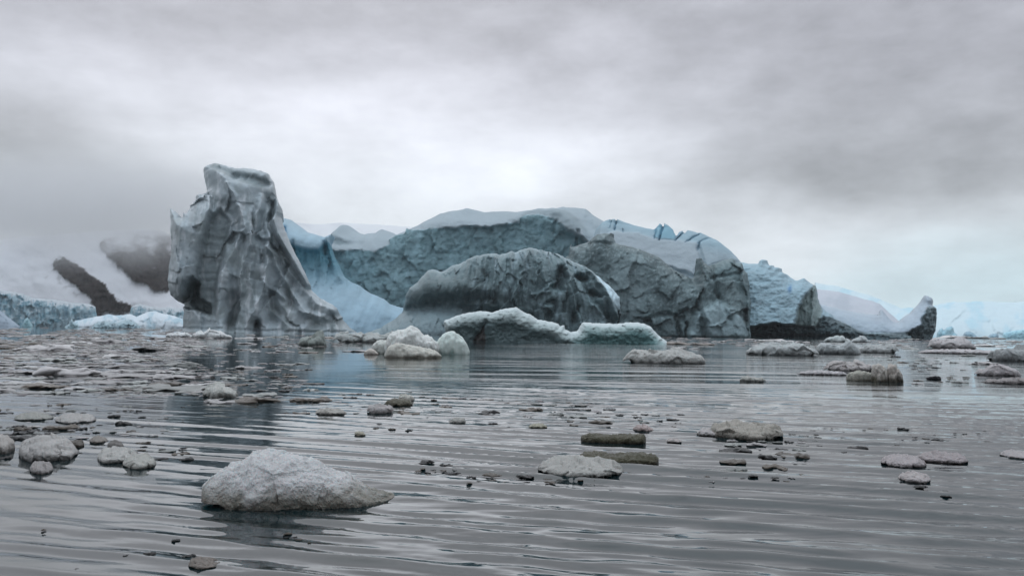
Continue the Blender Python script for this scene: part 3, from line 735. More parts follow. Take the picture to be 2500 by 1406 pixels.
# =================================================================== FAR LAND AND SMALL FAR ICE
def generic(colr, amp=1.0, lean=12, v0=600, v1=800, fac=20, cols2=None, seed=0):
    def fn(U, V, inf, ppm):
        wu = U + 4 * fbm(U / 14, V / 14, 3, seed + 1); wv_ = V + 4 * fbm(U / 14 + 50, V / 14, 3, seed + 2)
        r = lean * sstep(v0 - (v1 - v0) * .3, v1, V) + amp * (facets(wu / fac, wv_ / fac, seed + 3) + .8 * fbm(wu / fac * 1.7, wv_ / fac * 1.7, 4, seed + 4, ridged=True))
        c = C(U, *colr)
        if cols2: c = mixc(c, cols2, sstep(-.05, .45, fbm(wu / fac, wv_ / fac, 4, seed + 5)))
        return r, c
    return fn

rock1 = [(136,660),(147,643),(160,639),(181,644),(201,663),(235,690),(259,707),(283,735),(307,748),(322,765),(300,770),(263,769),(235,776),(232,748),(215,728),(194,707),(177,697),(164,687),(147,670)]
rock2 = [(238,600),(246,615),(259,636),(280,653),(297,670),(314,694),(328,702),(355,709),(368,721),(389,723),(410,714),(440,706),(480,700),(480,560),(403,560),(300,570)]
def mtn_fn(U, V, inf, ppm):
    wu = U + 9 * fbm(U / 15, V / 15, 5, 134, .6); wv_ = V + 9 * fbm(U / 15 + 50, V / 15, 5, 135, .6)
    m1 = pmask(wu, wv_, rock1, 2); m2 = pmask(wu, wv_, rock2, 2.5) * sstep(555, 640, V + 70 * fbm(U / 30, V / 20, 4, 139)); mk = np.maximum(m1, m2) * (1 - .0 * sstep(.40, .48, fbm((U + V) / 9, (V - U) / 26, 4, 141)))
    r = 95 * sstep(540, 820, V) + 7 * fbm(U / 70, V / 50, 4, 131)
    r = r + mk * (5 + 6 * fbm(wu / 18, wv_ / 18, 5, 133, ridged=True) + 4 * facets(wu / 12, wv_ / 16, 132))
    r = r + 10 * stroke(U, V, [(270,600),(330,720),(380,790)], 60, 'soft') + 12 * stroke(U, V, [(110,600),(130,700),(230,760)], 50, 'soft')
    c = C(U, .88, .90, .94)
    c = mixc(c, (.55, .56, .58), sstep(.1, .45, fbm(wu / 14, wv_ / 6, 4, 137)) * pmask(U, V, [(140,670),(230,735),(225,750),(120,690)], 8) * .8)
    rk = mixc(C(U, .034, .024, .021), (.07, .055, .05), sstep(0, .5, fbm(wu / 9, wv_ / 9, 4, 138)))
    return r, c * (1 - mk[..., None]) + rk * mk[..., None]
relief_solid('snowy_mountain', 'misty snow mountain with two brown rock outcrops left of the tower iceberg', None,
    [(-160,610),(-60,592),(60,580),(200,568),(330,560),(400,563),(440,590),(520,640),(640,720),(690,805),(-160,805)], 1190, 3.0, 40, 160, mtn_fn, M_SNOW,
    parts=[('rock_band', rock1, M_ROCK), ('rock_face', rock2, M_ROCK)], kind='structure', main='snowfield', seed=27, rough=(2, 10))
def front_fn(colr, c2, seed):
    def fn(U, V, inf, ppm):
        wu = U + 3 * fbm(U / 10, V / 20, 3, seed); r = 6 * sstep(690, 800, V) + 4.5 * facets(wu / 11, V / 26, seed + 1) + 2.5 * fbm(wu / 7, V / 14, 4, seed + 2, ridged=True)
        c = mixc(C(U, *colr), c2, sstep(-.1, .45, fbm(wu / 12, V / 9, 4, seed + 3)))
        c = mixc(c, (.10, .28, .40), sstep(.25, .5, fbm(wu / 6, V / 12, 3, seed + 4)) * .6)
        return r, c
    return fn
relief_solid('glacier', 'broken blue glacier front at the foot of the snow mountain', 'glacier',
    [(-160,700),(-60,704),(0,707),(20,711),(51,716),(85,728),(126,731),(171,738),(218,742),(232,748),(238,775),(250,803),(-160,803)], 860, 2.2, 14, 22, front_fn((.50, .68, .76), (.27, .50, .60), 140), M_GLAC, seed=31, rough=(1, 5))
relief_solid('glacier', 'small blue glacier front right of the brown rock outcrop', 'glacier',
    [(314,772),(321,748),(341,742),(360,746),(385,752),(413,750),(450,752),(490,760),(500,804),(300,804)], 880, 2.2, 12, 20, front_fn((.58, .74, .80), (.36, .56, .64), 150), M_GLAC, seed=33, rough=(1, 5))
relief_solid('iceberg', 'white snow heaped iceberg at the glacier foot beside the tower', 'iceberg',
    [(176,793),(184,783),(200,780),(218,776),(240,772),(266,767),(285,770),(300,769),(317,766),(334,774),(345,768),(358,762),(379,759),(392,764),(410,768),(427,772),(450,779),(475,792),(480,806),(172,806)], 620, 1.8, 12, 20,
    generic((.74, .82, .87), 1.0, 12, 760, 800, 16, (.50, .66, .74), 160), M_SNOW, seed=35, rough=(.8, 4), group='small icebergs along the glacier foot')
relief_solid('iceberg', 'small dark grey twin humped iceberg before the white heaped one', 'iceberg',
    [(222,799),(230,790),(239,785),(256,783),(272,786),(283,789),(293,785),(307,780),(320,781),(330,786),(342,795),(350,801),(348,808),(222,808)], 500, 1.5, 7, 16,
    generic((.33, .43, .47), 1.2, 3, 780, 800, 10, (.14, .20, .23), 170), M_BERG, seed=37, rough=(.6, 4), group='small icebergs along the glacier foot')
relief_solid('iceberg', 'blue grey wedge shaped iceberg at the far left edge', 'iceberg',
    [(-40,745),(-12,750),(0,757),(14,769),(31,783),(48,796),(52,806),(-40,806)], 600, 1.8, 10, 20, generic((.40, .48, .56), .8, 8, 750, 800, 18, None, 180), M_SNOW, seed=39, rough=(.5, 5), group='small icebergs along the glacier foot')
relief_solid('iceberg', 'tiny pointed teal iceberg right of the left wedge', 'iceberg',
    [(52,798),(56,786),(61,779),(68,775),(74,784),(80,794),(84,806),(50,806)], 590, 1.5, 4, 8, generic((.26, .42, .46), .6, 2, 775, 800, 7, None, 190), M_BERG, seed=41, rough=(.5, 3), group='small icebergs along the glacier foot')
relief_solid('iceberg', 'small ragged ice stack with a thin spike left of the white heap', 'iceberg',
    [(158,798),(168,790),(172,782),(176,778),(180,786),(190,792),(196,806),(156,806)], 560, 1.4, 3, 7, generic((.34, .46, .50), .6, 1, 775, 800, 6, None, 195), M_BERG, seed=42, rough=(.6, 3), group='small icebergs along the glacier foot')
# right hand land
relief_solid('snow_hill', 'smooth pinkish snow hill behind the low saddle iceberg', None,
    [(1880,720),(1940,705),(1996,706),(2020,709),(2050,713),(2080,721),(2110,730),(2128,734),(2146,742),(2165,760),(2190,785),(2240,832),(1880,832)], 1150, 2.6, 50, 90,
    generic((.64, .68, .74), .8, 90, 700, 830, 50, (.56, .61, .67), 200), M_SNOW, kind='structure', seed=43, rough=(.6, 8))
relief_solid('glacier', 'pale cyan glacier slope fading into mist at the right edge', None,
    [(1990,690),(2060,702),(2128,722),(2165,738),(2200,752),(2250,752),(2320,738),(2400,735),(2480,738),(2600,728),(2700,735),(2700,833),(1990,826)], 1500, 2.6, 70, 120,
    generic((.74, .90, .97), 2.6, 160, 720, 830, 34, (.60, .84, .93), 210), M_SNOW, kind='structure', seed=45, rough=(1.5, 9))  # slope colour drawn close to the sky's to stand in for mist
relief_solid('ice_cap_ridge', 'distant white ice cap ridge seen through the gap between icebergs', None,
    [(560,560),(690,546),(734,549),(780,553),(830,549),(900,552),(960,556),(1010,560),(1060,575),(1100,815),(560,805)], 1600, 3.0, 120, 160,
    generic((.86, .88, .90), 1, 200, 540, 800, 90, (.76, .78, .81), 220), M_SNOW, kind='structure', seed=47, rough=(1.0, 12))
for ol, lb, D_, c1, c2, sd_ in [
    ([(2284,836),(2288,812),(2294,803),(2300,800),(2304,808),(2312,799),(2322,796),(2328,800),(2330,812),(2340,820),(2344,836)], 'ragged pale blue ice stack just right of the horn', 900, (.40,.62,.70), (.28,.50,.60), 230),
    ([(2346,838),(2350,820),(2356,811),(2366,808),(2376,812),(2384,820),(2392,830),(2396,838)], 'rounded blue grey iceberg in the mist, left of its twin', 800, (.28,.42,.50), None, 240),
    ([(2400,838),(2408,824),(2420,815),(2432,813),(2438,818),(2439,830),(2448,838)], 'rounded blue grey iceberg in the mist with steep right side', 800, (.28,.42,.50), None, 250),
    ([(2440,838),(2450,812),(2480,806),(2520,800),(2580,806),(2600,838)], 'long blocky cyan ice front at the far right edge', 1000, (.42,.68,.76), (.34,.58,.68), 260),
    ([(2330,836),(2336,826),(2350,822),(2420,822),(2452,828),(2470,836)], 'low cyan ice bank under the two rounded misty icebergs', 1000, (.42,.66,.74), (.34,.58,.66), 265)]:
    relief_solid('iceberg', lb, 'iceberg', ol, D_, 1.6, 6, 12, generic(c1, .8, 3, 800, 830, 8, c2, sd_), M_BERG, seed=sd_, rough=(.7, 3), group='small misty icebergs at the right')

# =================================================================== FLOATING ICE
def rings(tt, Htop, b, zc_k, zb, nr, e=1.0, ysh=0.0):
    """closed lengthwise-ringed lump; tt = x positions"""
    th = np.linspace(0, 2 * math.pi, nr, endpoint=False)
    T_, TH = np.meshgrid(np.arange(len(tt)), th, indexing='ij')
    c, s = np.cos(TH), np.sin(TH)
    Hh = Htop[:, None]; B = b[:, None]; zc = zc_k * Hh; zbv = zb[:, None]
    y = B * np.sign(c) * np.abs(c) ** e + ysh
    z = zc + np.where(s > 0, (Hh - zc) * np.abs(s) ** e, -(zc + zbv) * np.abs(s) ** e)
    x = np.repeat(np.asarray(tt)[:, None], nr, 1)
    n = len(tt); idx = np.arange(n * nr).reshape(n, nr); j = np.roll(idx, -1, 1)
    f = np.stack([idx[:-1], idx[1:], j[1:], j[:-1]], -1).reshape(-1, 4)
    nrm = np.stack([0 * c, c, s], -1)
    return np.stack([x, y, z], -1), nrm, f
def cap(f, n, nr):
    # close both ends with narrow quads folded over the ring
    out = [f]
    for base in (0, (n - 1) * nr):
        q = [[base + i, base + nr - 1 - i, base + nr - 2 - i, base + i + 1] for i in range(nr // 2 - 1)]
        q = np.array(q)
        out.append(q if base == 0 else q[:, ::-1])
    return np.concatenate(out)
def lump_mesh(name, us, tops, vbase, depth, az, D, n=90, nr=48, zc=.33, zb=.5, amp=.10, wl=.35, seed=0, colr=(.55,.56,.57), low=(.24,.25,.25), e=.85, fine=.3, skew=0.0, endp=2.4, lowz=.3, gran=0, lift=(0, 0), fac=.0):
    """a floating lump whose crest follows the photographed top line"""
    B = depth / 2
    u = np.linspace(us[0], us[-1], n); v = np.interp(u, us, tops)
    x, z = plane_map(u, v, az, D + B)
    t = np.linspace(-1, 1, n); bw = np.clip(1 - np.abs(t) ** endp, 0, 1) ** .5
    mx = max(z.max(), 1e-3)
    Ht = np.maximum(z, .06 * mx)
    b = B * np.maximum(bw, .05) * (1 + .16 * vnoise2(t * 3 + seed, t * 0, seed))
    zbv = zb * mx * np.maximum(bw, .12)
    lf = lift[0] * sstep(-.62, -1, t) + lift[1] * sstep(.62, 1, t)
    zbv = zbv * (1 - np.clip(lf, 0, 1)) - lf * Ht * .8
    P, nrm, f = rings(x, Ht, b, zc, zbv, nr, e, 0)
    P[..., 1] += skew * x[:, None]
    s = wl * mx * 3
    a = amp * mx * (fbm3(P[..., 0] / s, P[..., 1] / s, P[..., 2] / s, 3, seed) + fine * fbm3(P[..., 0] / s * 5, P[..., 1] / s * 5, P[..., 2] / s * 5, 3, seed + 5))
    a = a * np.clip(np.minimum(bw, 1) * 1.5, .15, 1)[:, None]
    if fac:
        a = a + fac * mx * facets(P[..., 0] / (mx * 1.1), (P[..., 1] * .7 + P[..., 2] * 1.3) / (mx * 1.1), seed + 13) * np.clip(bw * 1.5, .1, 1)[:, None]
    if gran:
        d1, d2, iv, _, _ = worley((P[..., 0] + P[..., 2] * .6) / gran, (P[..., 1] * 1.0 + P[..., 2] * .8) / gran, seed)
        a = a + gran * .55 * (.5 - d1) * sstep(-.6, .3, fbm3(P[..., 0] * 4, P[..., 1] * 4, P[..., 2] * 4, 2, seed + 3)) * np.clip(bw * 2, 0, 1)[:, None]
    P = P + nrm * a[..., None]
    f = cap(f, n, nr)
    zz = P[..., 2] / mx
    low_band = sstep(lowz, .02, zz + .22 * fbm3(P[..., 0] / s * 2.5, P[..., 1] / s * 2.5, P[..., 2] / s, 3, seed + 9))  # lower colour takes over towards the waterline, edge broken by noise
    c = mixc(np.ones(P.shape) * np.array(colr), low, low_band)
    return mesh_np(name, P.reshape(-1, 3), f[:, ::-1], c.reshape(-1, 3))
def lump(name, label, us, tops, vbase, depth_k=.55, parent=None, cat='floe', group=None, mat=None, **kw):
    uc = (us[0] + us[-1]) / 2
    _, _, D = water_at(uc, vbase)
    az = azimuth(uc, vbase)
    wm = (us[-1] - us[0]) * D / FPX
    depth = wm * depth_k
    me = lump_mesh(name, us, tops, vbase, depth, az, D, **kw)
    o = link(name, me, mat or M_FLOE)
    Dm = D + depth / 2
    o.location = (Dm * math.sin(az), Dm * math.cos(az), 0); o.rotation_euler = (0, 0, -az)
    if parent is None: setp(o, label, cat, group)
    return o
def adopt(root_name, label, cat, kids, group=None):
    """put finished lumps under one Empty at the mean of their places"""
    r = bpy.data.objects.new(root_name, None); COL.objects.link(r)
    p = sum((k.location for k in kids), Vector()) / len(kids)
    r.location = (p.x, p.y, 0)
    for k in kids:
        k.location = k.location - r.location; k.parent = r
    setp(r, label, cat, group)
    return r

# the near chunk of granular ice
M_NEAR = ice_mat('granular_ice', .22, .38, 1.0, snow=1.06, snow_at=(.15, .95), var=.24, sss=.45, grain=2.2)
chunk = lump('ice_chunk', None, [493,514,538,563,588,607,617,637,674,711,735,760,780,797,834,858,883,907,942,952,962],
    [1188,1171,1156,1139,1131,1119,1109,1104,1106,1109,1113,1117,1124,1136,1151,1166,1185,1196,1205,1216,1230], 1243, .50, parent=1,
    n=560, nr=360, gran=.022, amp=.085, wl=.2, fine=.8, seed=3, colr=(.72,.71,.705), low=(.27,.255,.22), zc=.16, zb=.30, e=1.0, lowz=.62, lift=(1.0, .3), fac=.06, mat=M_NEAR)
chunk.name = 'crystalline_mass'
back_lobe = lump('lobe', None, [600,625,650,685,715], [1118,1100,1093,1096,1112], 1190, .5, parent=1, n=110, nr=70, amp=.05, seed=8, fine=.9, gran=.02, colr=(.66,.68,.68), low=(.24,.25,.23), mat=M_NEAR)
adopt('ice_chunk', 'big sloping chunk of granular white ice nearest the camera', 'ice chunk', [chunk, back_lobe])

# knobbly lump before the dome
kids = [lump('main_lobe', None, [938,945,950,962,972,985,995,1005,1018,1030,1042,1055,1068,1078], [850,826,818,812,807,809,806,805,810,816,820,826,840,856], 866, .7, parent=1, n=120, nr=80, amp=.22, wl=.33, seed=11, fine=.6, colr=(.72,.74,.71), low=(.24,.27,.25), e=.8),
        lump('lobe', None, [904,910,920,935,950,965,985], [856,840,832,830,833,838,855], 864, .8, parent=1, n=80, nr=60, amp=.2, wl=.3, seed=12, colr=(.62,.64,.60), low=(.22,.24,.21), e=.8),
        lump('lobe', None, [1062,1070,1080,1095,1110,1122,1132,1142,1147], [850,828,815,809,808,814,826,842,858], 866, .9, parent=1, n=90, nr=70, fine=.6, amp=.17, wl=.4, seed=13, colr=(.64,.72,.68), low=(.20,.27,.25), e=.8),
        lump('lobe', None, [938,948,965,985,1010,1040,1060,1078], [866,850,842,840,843,849,856,868], 874, .45, parent=1, n=90, nr=60, amp=.2, fine=.6, wl=.4, seed=14, colr=(.58,.57,.51), low=(.17,.16,.13), e=.8),
        lump('lobe', None, [888,892,902,912,924], [863,855,851,853,862], 866, .9, parent=1, n=50, nr=40, amp=.1, seed=15, colr=(.54,.50,.45), low=(.25,.22,.19))]
adopt('ice_chunk', 'knobbly cluster of rounded pale ice lumps before the dark dome', 'ice chunk', kids)

FL = 'larger floes drifting across the bay'
W_, G_, PK, BR, DG = (.70,.72,.71), (.44,.47,.45), (.52,.49,.49), (.17,.15,.12), (.30,.34,.31)
heroes = [
 ([812,820,830,845,880,920,960,1000], [830,818,812,813,815,817,815,825], 836, G_, .35, 'long low grey floe left behind the knobbly ice lumps'),
 ([727,735,750,765,775,785,793,797], [838,825,820,818,813,812,826,840], 845, DG, .7, 'greenish grey ice lump below the tower right foot'),
 ([462,475,490,497,508,515,530,548,562,568], [822,813,808,811,806,804,807,812,818,824], 826, W_, .5, 'white double humped floe under the tower left foot'),
 ([405,425,450,470], [818,812,811,819], 823, W_, .6, 'white floe left beside the double humped one'),
 ([1822,1840,1870,1900,1930,1960,1985,2000], [856,846,839,835,835,840,848,860], 868, (.46,.49,.48), .45, 'long smooth floe, leftmost of the three before the fin'),
 ([1992,2005,2030,2050,2064,2070,2080,2092,2102], [850,841,840,843,832,831,838,850,862], 865, (.44,.48,.48), .6, 'floe with a small pointed crest, middle of the three before the fin'),
 ([2092,2110,2130,2150,2170,2186,2194], [856,846,842,839,838,842,850], 862, (.44,.46,.45), .6, 'tapering floe, rightmost of the three before the fin'),
 ([2010,2020,2040,2060,2072], [832,824,822,823,832], 835, (.46,.52,.51), .6, 'small greenish floe behind the pointed crest floe'),
 ([2076,2090,2100,2112,2126], [832,826,821,824,833], 836, (.46,.50,.50), .6, 'small peaked floe just under the low saddle'),
 ([2262,2272,2276,2290,2310,2330,2350,2366,2376,2384], [848,830,826,829,828,830,829,832,842,850], 852, (.50,.47,.47), .6, 'brownish grey floe beneath the horn with flat top'),
 ([2240,2260,2300,2350,2400,2440], [860,855,853,853,855,861], 864, PK, .3, 'thin pinkish shelf of ice below the flat topped floe'),
 ([2408,2418,2435,2455,2475,2500,2540], [874,862,856,852,850,849,852], 882, (.36,.38,.38), .5, 'thick dark grey floe cut by the right edge'),
 ([1520,1532,1550,1590,1620,1650,1690,1712,1722], [878,862,857,855,856,858,862,868,880], 888, (.48,.48,.45), .4, 'long rounded beige floe below the slab right end'),
 ([2010,2022,2035,2048,2060,2080,2095,2110,2125,2137], [900,888,879,883,887,886,882,886,889,900], 906, (.50,.46,.44), .45, 'jagged brownish floe behind the double knobbed lump'),
 ([1945,1958,1975,2000,2030,2060,2068], [912,908,906,905,906,909,913], 915, PK, .35, 'thin lilac shelf at the jagged floe left side'),
 ([1806,1815,1830,1850,1862,1870], [926,920,919,922,922,928], 931, (.40,.40,.36), .5, 'small grey floe alone in the open water'),
 ([2378,2390,2405,2420,2440,2460,2478,2492], [912,903,900,893,891,896,900,912], 918, (.48,.44,.44), .5, 'pinkish rough floe near the right edge'),
 ([2395,2410,2440,2470,2500,2520], [934,928,926,922,924,932], 937, (.30,.27,.26), .4, 'dark thin floe under the pinkish rough one'),
 ([495,505,515,528,545,560,575,582], [960,948,940,937,940,946,955,965], 972, (.47,.47,.43), .7, 'pale boulder of ice standing in the tower reflection'),
 ([1313,1325,1345,1380,1410,1450,1490,1515,1524], [1142,1130,1125,1123,1123,1125,1129,1138,1148], 1167, (.40,.39,.36), .55, 'smooth oval grey floe beside the two brown slabs'),
 ([1735,1742,1760,1775,1790,1810,1830,1860,1890,1905,1912], [1042,1034,1034,1030,1033,1036,1040,1040,1037,1044,1056], 1074, (.36,.33,.28), .45, 'rough brown grey floe with frosty back at centre right'),
 ([1700,1710,1730,1755,1775,1782], [1056,1048,1047,1049,1052,1058], 1065, (.46,.43,.42), .5, 'flat pale floe leaning on the rough brown one'),
 ([2150,2160,2180,2210,2240,2255,2262], [1125,1116,1113,1114,1118,1126,1134], 1141, (.42,.37,.37), .55, 'pinkish oval floe, larger of the pair at lower right'),
 ([2238,2250,2280,2310,2340,2356,2364], [1114,1107,1106,1107,1110,1116,1124], 1130, (.38,.33,.33), .4, 'narrow pinkish floe touching the larger oval one'),
 ([2192,2200,2220,2245,2262,2272], [1164,1156,1154,1157,1161,1168], 1178, (.45,.40,.39), .55, 'small pinkish floe below the oval pair'),
 ([2440,2450,2470,2500,2530], [1108,1102,1101,1106,1114], 1119, (.42,.38,.38), .5, 'pinkish floe cut by the right edge below the dark scraps'),
 ([47,55,70,90,120,150,180,193], [1092,1078,1072,1070,1072,1078,1088,1104], 1128, (.44,.42,.40), .6, 'broad white topped floe with brown underside at lower left'),
 ([238,250,275,300,325,345], [1112,1102,1098,1099,1103,1116], 1131, (.44,.43,.40), .6, 'pale floe in front of black scraps, left of the near chunk'),
 ([300,315,340,360,375,382], [1128,1118,1114,1114,1120,1130], 1144, (.42,.41,.37), .55, 'pale floe overlapping its neighbour, left of the near chunk'),
 ([73,80,95,115,128,131], [1140,1133,1130,1132,1138,1146], 1157, (.30,.27,.26), .6, 'small brown block of ice below the broad floe'),
 ([-30,-15,0,20,34,37], [1075,1067,1066,1069,1080,1094], 1108, (.40,.37,.34), .7, 'grey floe cut by the left edge above the broad one'),
 ([135,150,175,205,228,236], [1024,1016,1014,1015,1017,1024], 1033, (.40,.38,.36), .5, 'flat beige floe in calm water at left'),
 ([35,50,75,100,125,131], [1020,1013,1010,1011,1016,1022], 1027, (.30,.30,.27), .5, 'flat olive grey floe left of the beige one'),
 ([896,900,915,940,958,961], [1000,991,989,989,992,1000], 1010, (.38,.35,.34), .5, 'squarish grey block before the knobbly lumps'),
 ([770,780,800,820,838,846], [1006,999,997,999,1002,1008], 1013, (.38,.36,.32), .45, 'long pale brown scrap left of the squarish block'),
 ([938,945,960,985,1002,1008], [986,978,974,974,980,986], 992, (.13,.12,.085), .5, 'dark brown lump touching the squarish block'),
 ([970,978,990,1004,1013], [976,966,963,965,973], 980, (.50,.48,.42), .5, 'small cream floe behind the dark brown lump'),
 ([460,466,480,500,520,532,537], [1376,1368,1366,1367,1369,1372,1378], 1388, (.20,.165,.14), .5, 'small brown oval piece near the bottom edge'),
 ([160,170,185,200,206], [1084,1077,1075,1077,1083], 1094, (.10,.085,.07), .6, 'dark brown nugget between the broad floe and calm water'),
 ([218,228,242,256,264], [1074,1068,1067,1070,1076], 1082, (.24,.21,.18), .6, 'flat brown disc right of the dark nugget'),
 ([262,270,285,297,302], [1084,1079,1078,1082,1088], 1097, (.14,.13,.12), .6, 'dark grey nugget right of the brown disc'),
 ([1290,1300,1315,1330,1336], [1040,1036,1034,1036,1041], 1045, (.36,.34,.25), .5, 'thin yellowish scrap right of the tapered sliver'),
 ([1545,1552,1568,1585,1596], [1046,1039,1037,1042,1048], 1053, (.42,.33,.31), .5, 'small pink floe above the straight brown slab'),
 ([1625,1635,1650,1664], [1073,1070,1071,1076], 1080, (.42,.37,.35), .5, 'tiny pinkish scrap right of the straight brown slab'),
 ([1095,1105,1120,1134,1137], [1028,1022,1020,1022,1028], 1033, (.34,.33,.30), .5, 'grey bar of ice with a dark tail at picture centre'),
 ([865,872,885,893], [1058,1053,1053,1060], 1064, (.40,.37,.28), .6, 'tiny rounded yellowish piece in smooth water'),
 ([2260,2272,2285,2298], [922,919,917,923], 927, (.02,.02,.025), .4, 'black sliver of ice alone before the right cluster'),
]
for k, (us, tp, vb, colr, dk, lb) in enumerate(heroes):
    gm = sum(colr) / 3; colr = tuple((gm + (q - gm) * .8) * f_ * .95 for q, f_ in zip(colr, (1.0, 1.0, 1.0)))
    w = us[-1] - us[0]
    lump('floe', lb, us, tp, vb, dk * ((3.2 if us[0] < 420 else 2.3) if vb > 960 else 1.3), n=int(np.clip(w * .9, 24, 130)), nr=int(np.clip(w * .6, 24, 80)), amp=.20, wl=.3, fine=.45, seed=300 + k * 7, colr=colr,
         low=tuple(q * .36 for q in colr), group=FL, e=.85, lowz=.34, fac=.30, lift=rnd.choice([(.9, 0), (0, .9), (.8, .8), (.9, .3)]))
# double knobbed lump
kids = [lump('knob', None, [2126,2130,2140,2150,2160,2168], [915,897,891,890,895,912], 932, .9, parent=1, n=60, nr=44, amp=.24, wl=.3, fine=.7, seed=501, colr=(.47,.44,.40), low=(.12,.11,.08), e=1.0, zc=.42, fac=.3, lowz=.5),
        lump('knob', None, [2160,2168,2178,2188,2196,2202,2206], [915,895,891,892,900,915,930], 933, .9, parent=1, n=60, nr=44, amp=.24, wl=.3, fine=.7, seed=502, colr=(.46,.42,.38), low=(.10,.09,.07), e=1.0, zc=.42, fac=.3, lowz=.5),
        lump('low_shelf', None, [2066,2075,2095,2120,2140], [916,908,906,907,912], 930, .6, parent=1, n=60, nr=34, amp=.24, wl=.4, fine=.7, seed=503, colr=(.38,.37,.32), low=(.15,.14,.11), e=.7)]
adopt('ice_chunk', 'double knobbed brown grey ice lump with low shelf and reflection', 'ice chunk', kids)
# brown slabs
for us, tp, vb, lb, sd_ in [([1418,1420,1440,1480,1520,1572,1577], [1068,1062,1060,1062,1061,1060,1066], 1082, 'straight flat brown ice slab with banded side', 601),
                            ([1415,1425,1440,1470,1500,1540,1575,1600,1608], [1110,1105,1106,1108,1112,1107,1109,1113,1118], 1134, 'knotty brown ice slab just below the straight one', 602)]:
    lump('ice_plank', lb, us, tp, vb, .6, n=140, nr=44, amp=.30, wl=.35, seed=sd_, colr=(.08,.075,.05), low=(.04,.035,.025), e=.7, cat='ice slab', fine=.7, endp=7, lowz=.35)

# ---- small floating pieces: templates shared by many
def template(k, kind):
    n, nr = 34, 18
    t = np.linspace(-1, 1, n); r_ = np.random.default_rng(900 + k)
    bw = np.clip(1 - np.abs(t) ** r_.uniform(2, 5), 0, 1) ** .5
    prof = np.clip(.62 + .5 * vnoise2(t * 1.4 + k * 3.1, t * 0, 40 + k) + .3 * vnoise2(t * 4 + k, t * 0, 60 + k), .2, 1.2) * np.clip(bw * 1.3, .12, 1)
    x = t * .5
    P, nrm, f = rings(x, prof, .5 * np.maximum(bw, .06) * (1 + .3 * vnoise2(t * 2.3, t * 0 + k, 70 + k)), .4, .45 * np.maximum(bw, .1), nr, .8, 0)
    P[..., 1] += (.22 * vnoise2(t * 1.7 + k, t * 0, 80 + k))[:, None]
    a = (.13 * fbm3(P[..., 0] * 5, P[..., 1] * 5, P[..., 2] * 2.2, 3, 90 + k) + .24 * facets(P[..., 0] * 3.2, P[..., 1] * 3 + P[..., 2] * .6, 190 + k)) * np.clip(bw, .2, 1)[:, None]
    P[..., 1] += nrm[..., 1] * a; P[..., 2] += nrm[..., 2] * a * 1.6
    return P.reshape(-1, 3), cap(f, n, nr)[:, ::-1]
TM = [template(k, 0) for k in range(16)]
MATS = {k: ice_mat('small_ice_' + k, .12, .3, .7, base=c_, snow=1.15, snow_at=(.2, .9), var=.3)
        for k, c_ in {'white': (.50,.49,.48), 'pink': (.36,.345,.34), 'grey': (.29,.30,.285), 'brown': (.13,.11,.09), 'black': (.035,.035,.035)}.items()}
TMESH = {}
def tmesh(k, mk):
    if (k, mk) not in TMESH:
        me = mesh_np('ice_piece', TM[k][0], TM[k][1]); me.materials.append(MATS[mk]); TMESH[(k, mk)] = me
    return TMESH[(k, mk)]
def piece_dims(u, v, w, h):
    x, y, D = water_at(u, v)
    wm = w * D / FPX
    dep = min(.75 * wm, .65 * h * D * D / (H * FPX))
    return x, y, D, wm, dep, max(.40 * h * D / FPX, .006)
def place(name, u, v, w, h, mk, label, group, cat='brash ice'):
    x, y, D, wm, dep, hm = piece_dims(u, v, w, h)
    o = bpy.data.objects.new(name, tmesh(rnd.randrange(len(TM)), mk)); COL.objects.link(o)
    o.location = (x, y + dep / 2, 0); o.scale = (wm, dep, hm)
    o.rotation_euler = (0, 0, math.atan2(-x, y) * .8 + rnd.uniform(-.45, .45) + (math.pi if rnd.random() < .5 else 0))
    setp(o, label, cat, group)
    return o
LOOKW = {'white': 'pale', 'pink': 'pinkish', 'grey': 'grey', 'brown': 'brown', 'black': 'black'}
used_xy = []
def zone(name, n, u0, v0, u1, v1, wr, hk, mix_, where, poly=None, sep=.5, bands=None):
    """scatter n countable pieces over one drift of ice"""
    keys = list(mix_); wts = [mix_[k] for k in keys]; made = 0; tries = 0; last = None
    while made < n and tries < n * 40:
        tries += 1
        u, v = rnd.uniform(u0, u1), rnd.uniform(v0, v1)
        if last and rnd.random() < .72:      # brash gathers in clumps
            u, v = last[0] + rnd.gauss(0, 26), last[1] + rnd.gauss(0, 4.5)
            if not (u0 < u < u1 and v0 < v < v1): continue
        if poly and not inside(np.array([u]), np.array([v]), poly)[0]: continue
        w = wr[0] + (wr[1] - wr[0]) * rnd.random() ** 2.2
        w *= 1.5
        w *= .55 + .9 * (v - v0) / max(v1 - v0, 1) if v1 - v0 > 60 else 1
        h = max(2.2, w * rnd.uniform(*hk))
        if any(abs(u - a) < (w + c) * sep and abs(v - b) < (h + d) * sep for a, b, c, d in used_xy): continue
        used_xy.append((u, v, w, h)); made += 1; last = (u, v) if name == 'ice_scrap' else None
        mk = rnd.choices(keys, wts)[0]
        big = 'wide' if w > 62 else ('mid-sized' if w > 34 else ('small' if w > 17 else 'tiny'))
        wh = where
        if bands:
            a = bands[0][min(int((v - v0) / (v1 - v0) * len(bands[0])), len(bands[0]) - 1)]; b = bands[1][min(int((u - u0) / (u1 - u0) * len(bands[1])), len(bands[1]) - 1)]
            wh = '%s of the dense left drift, %s' % (a, b)
        place(name, u, v, w, h, mk, '%s %s %s %s' % (big, LOOKW[mk], 'floe' if name == 'small_floe' else 'scrap of ice', wh), '%s %s pieces %s' % (big, LOOKW[mk], wh), 'floe' if name == 'small_floe' else 'brash ice')
PK_ = {'white': 3, 'pink': 5, 'grey': 4, 'brown': 1, 'black': .3}
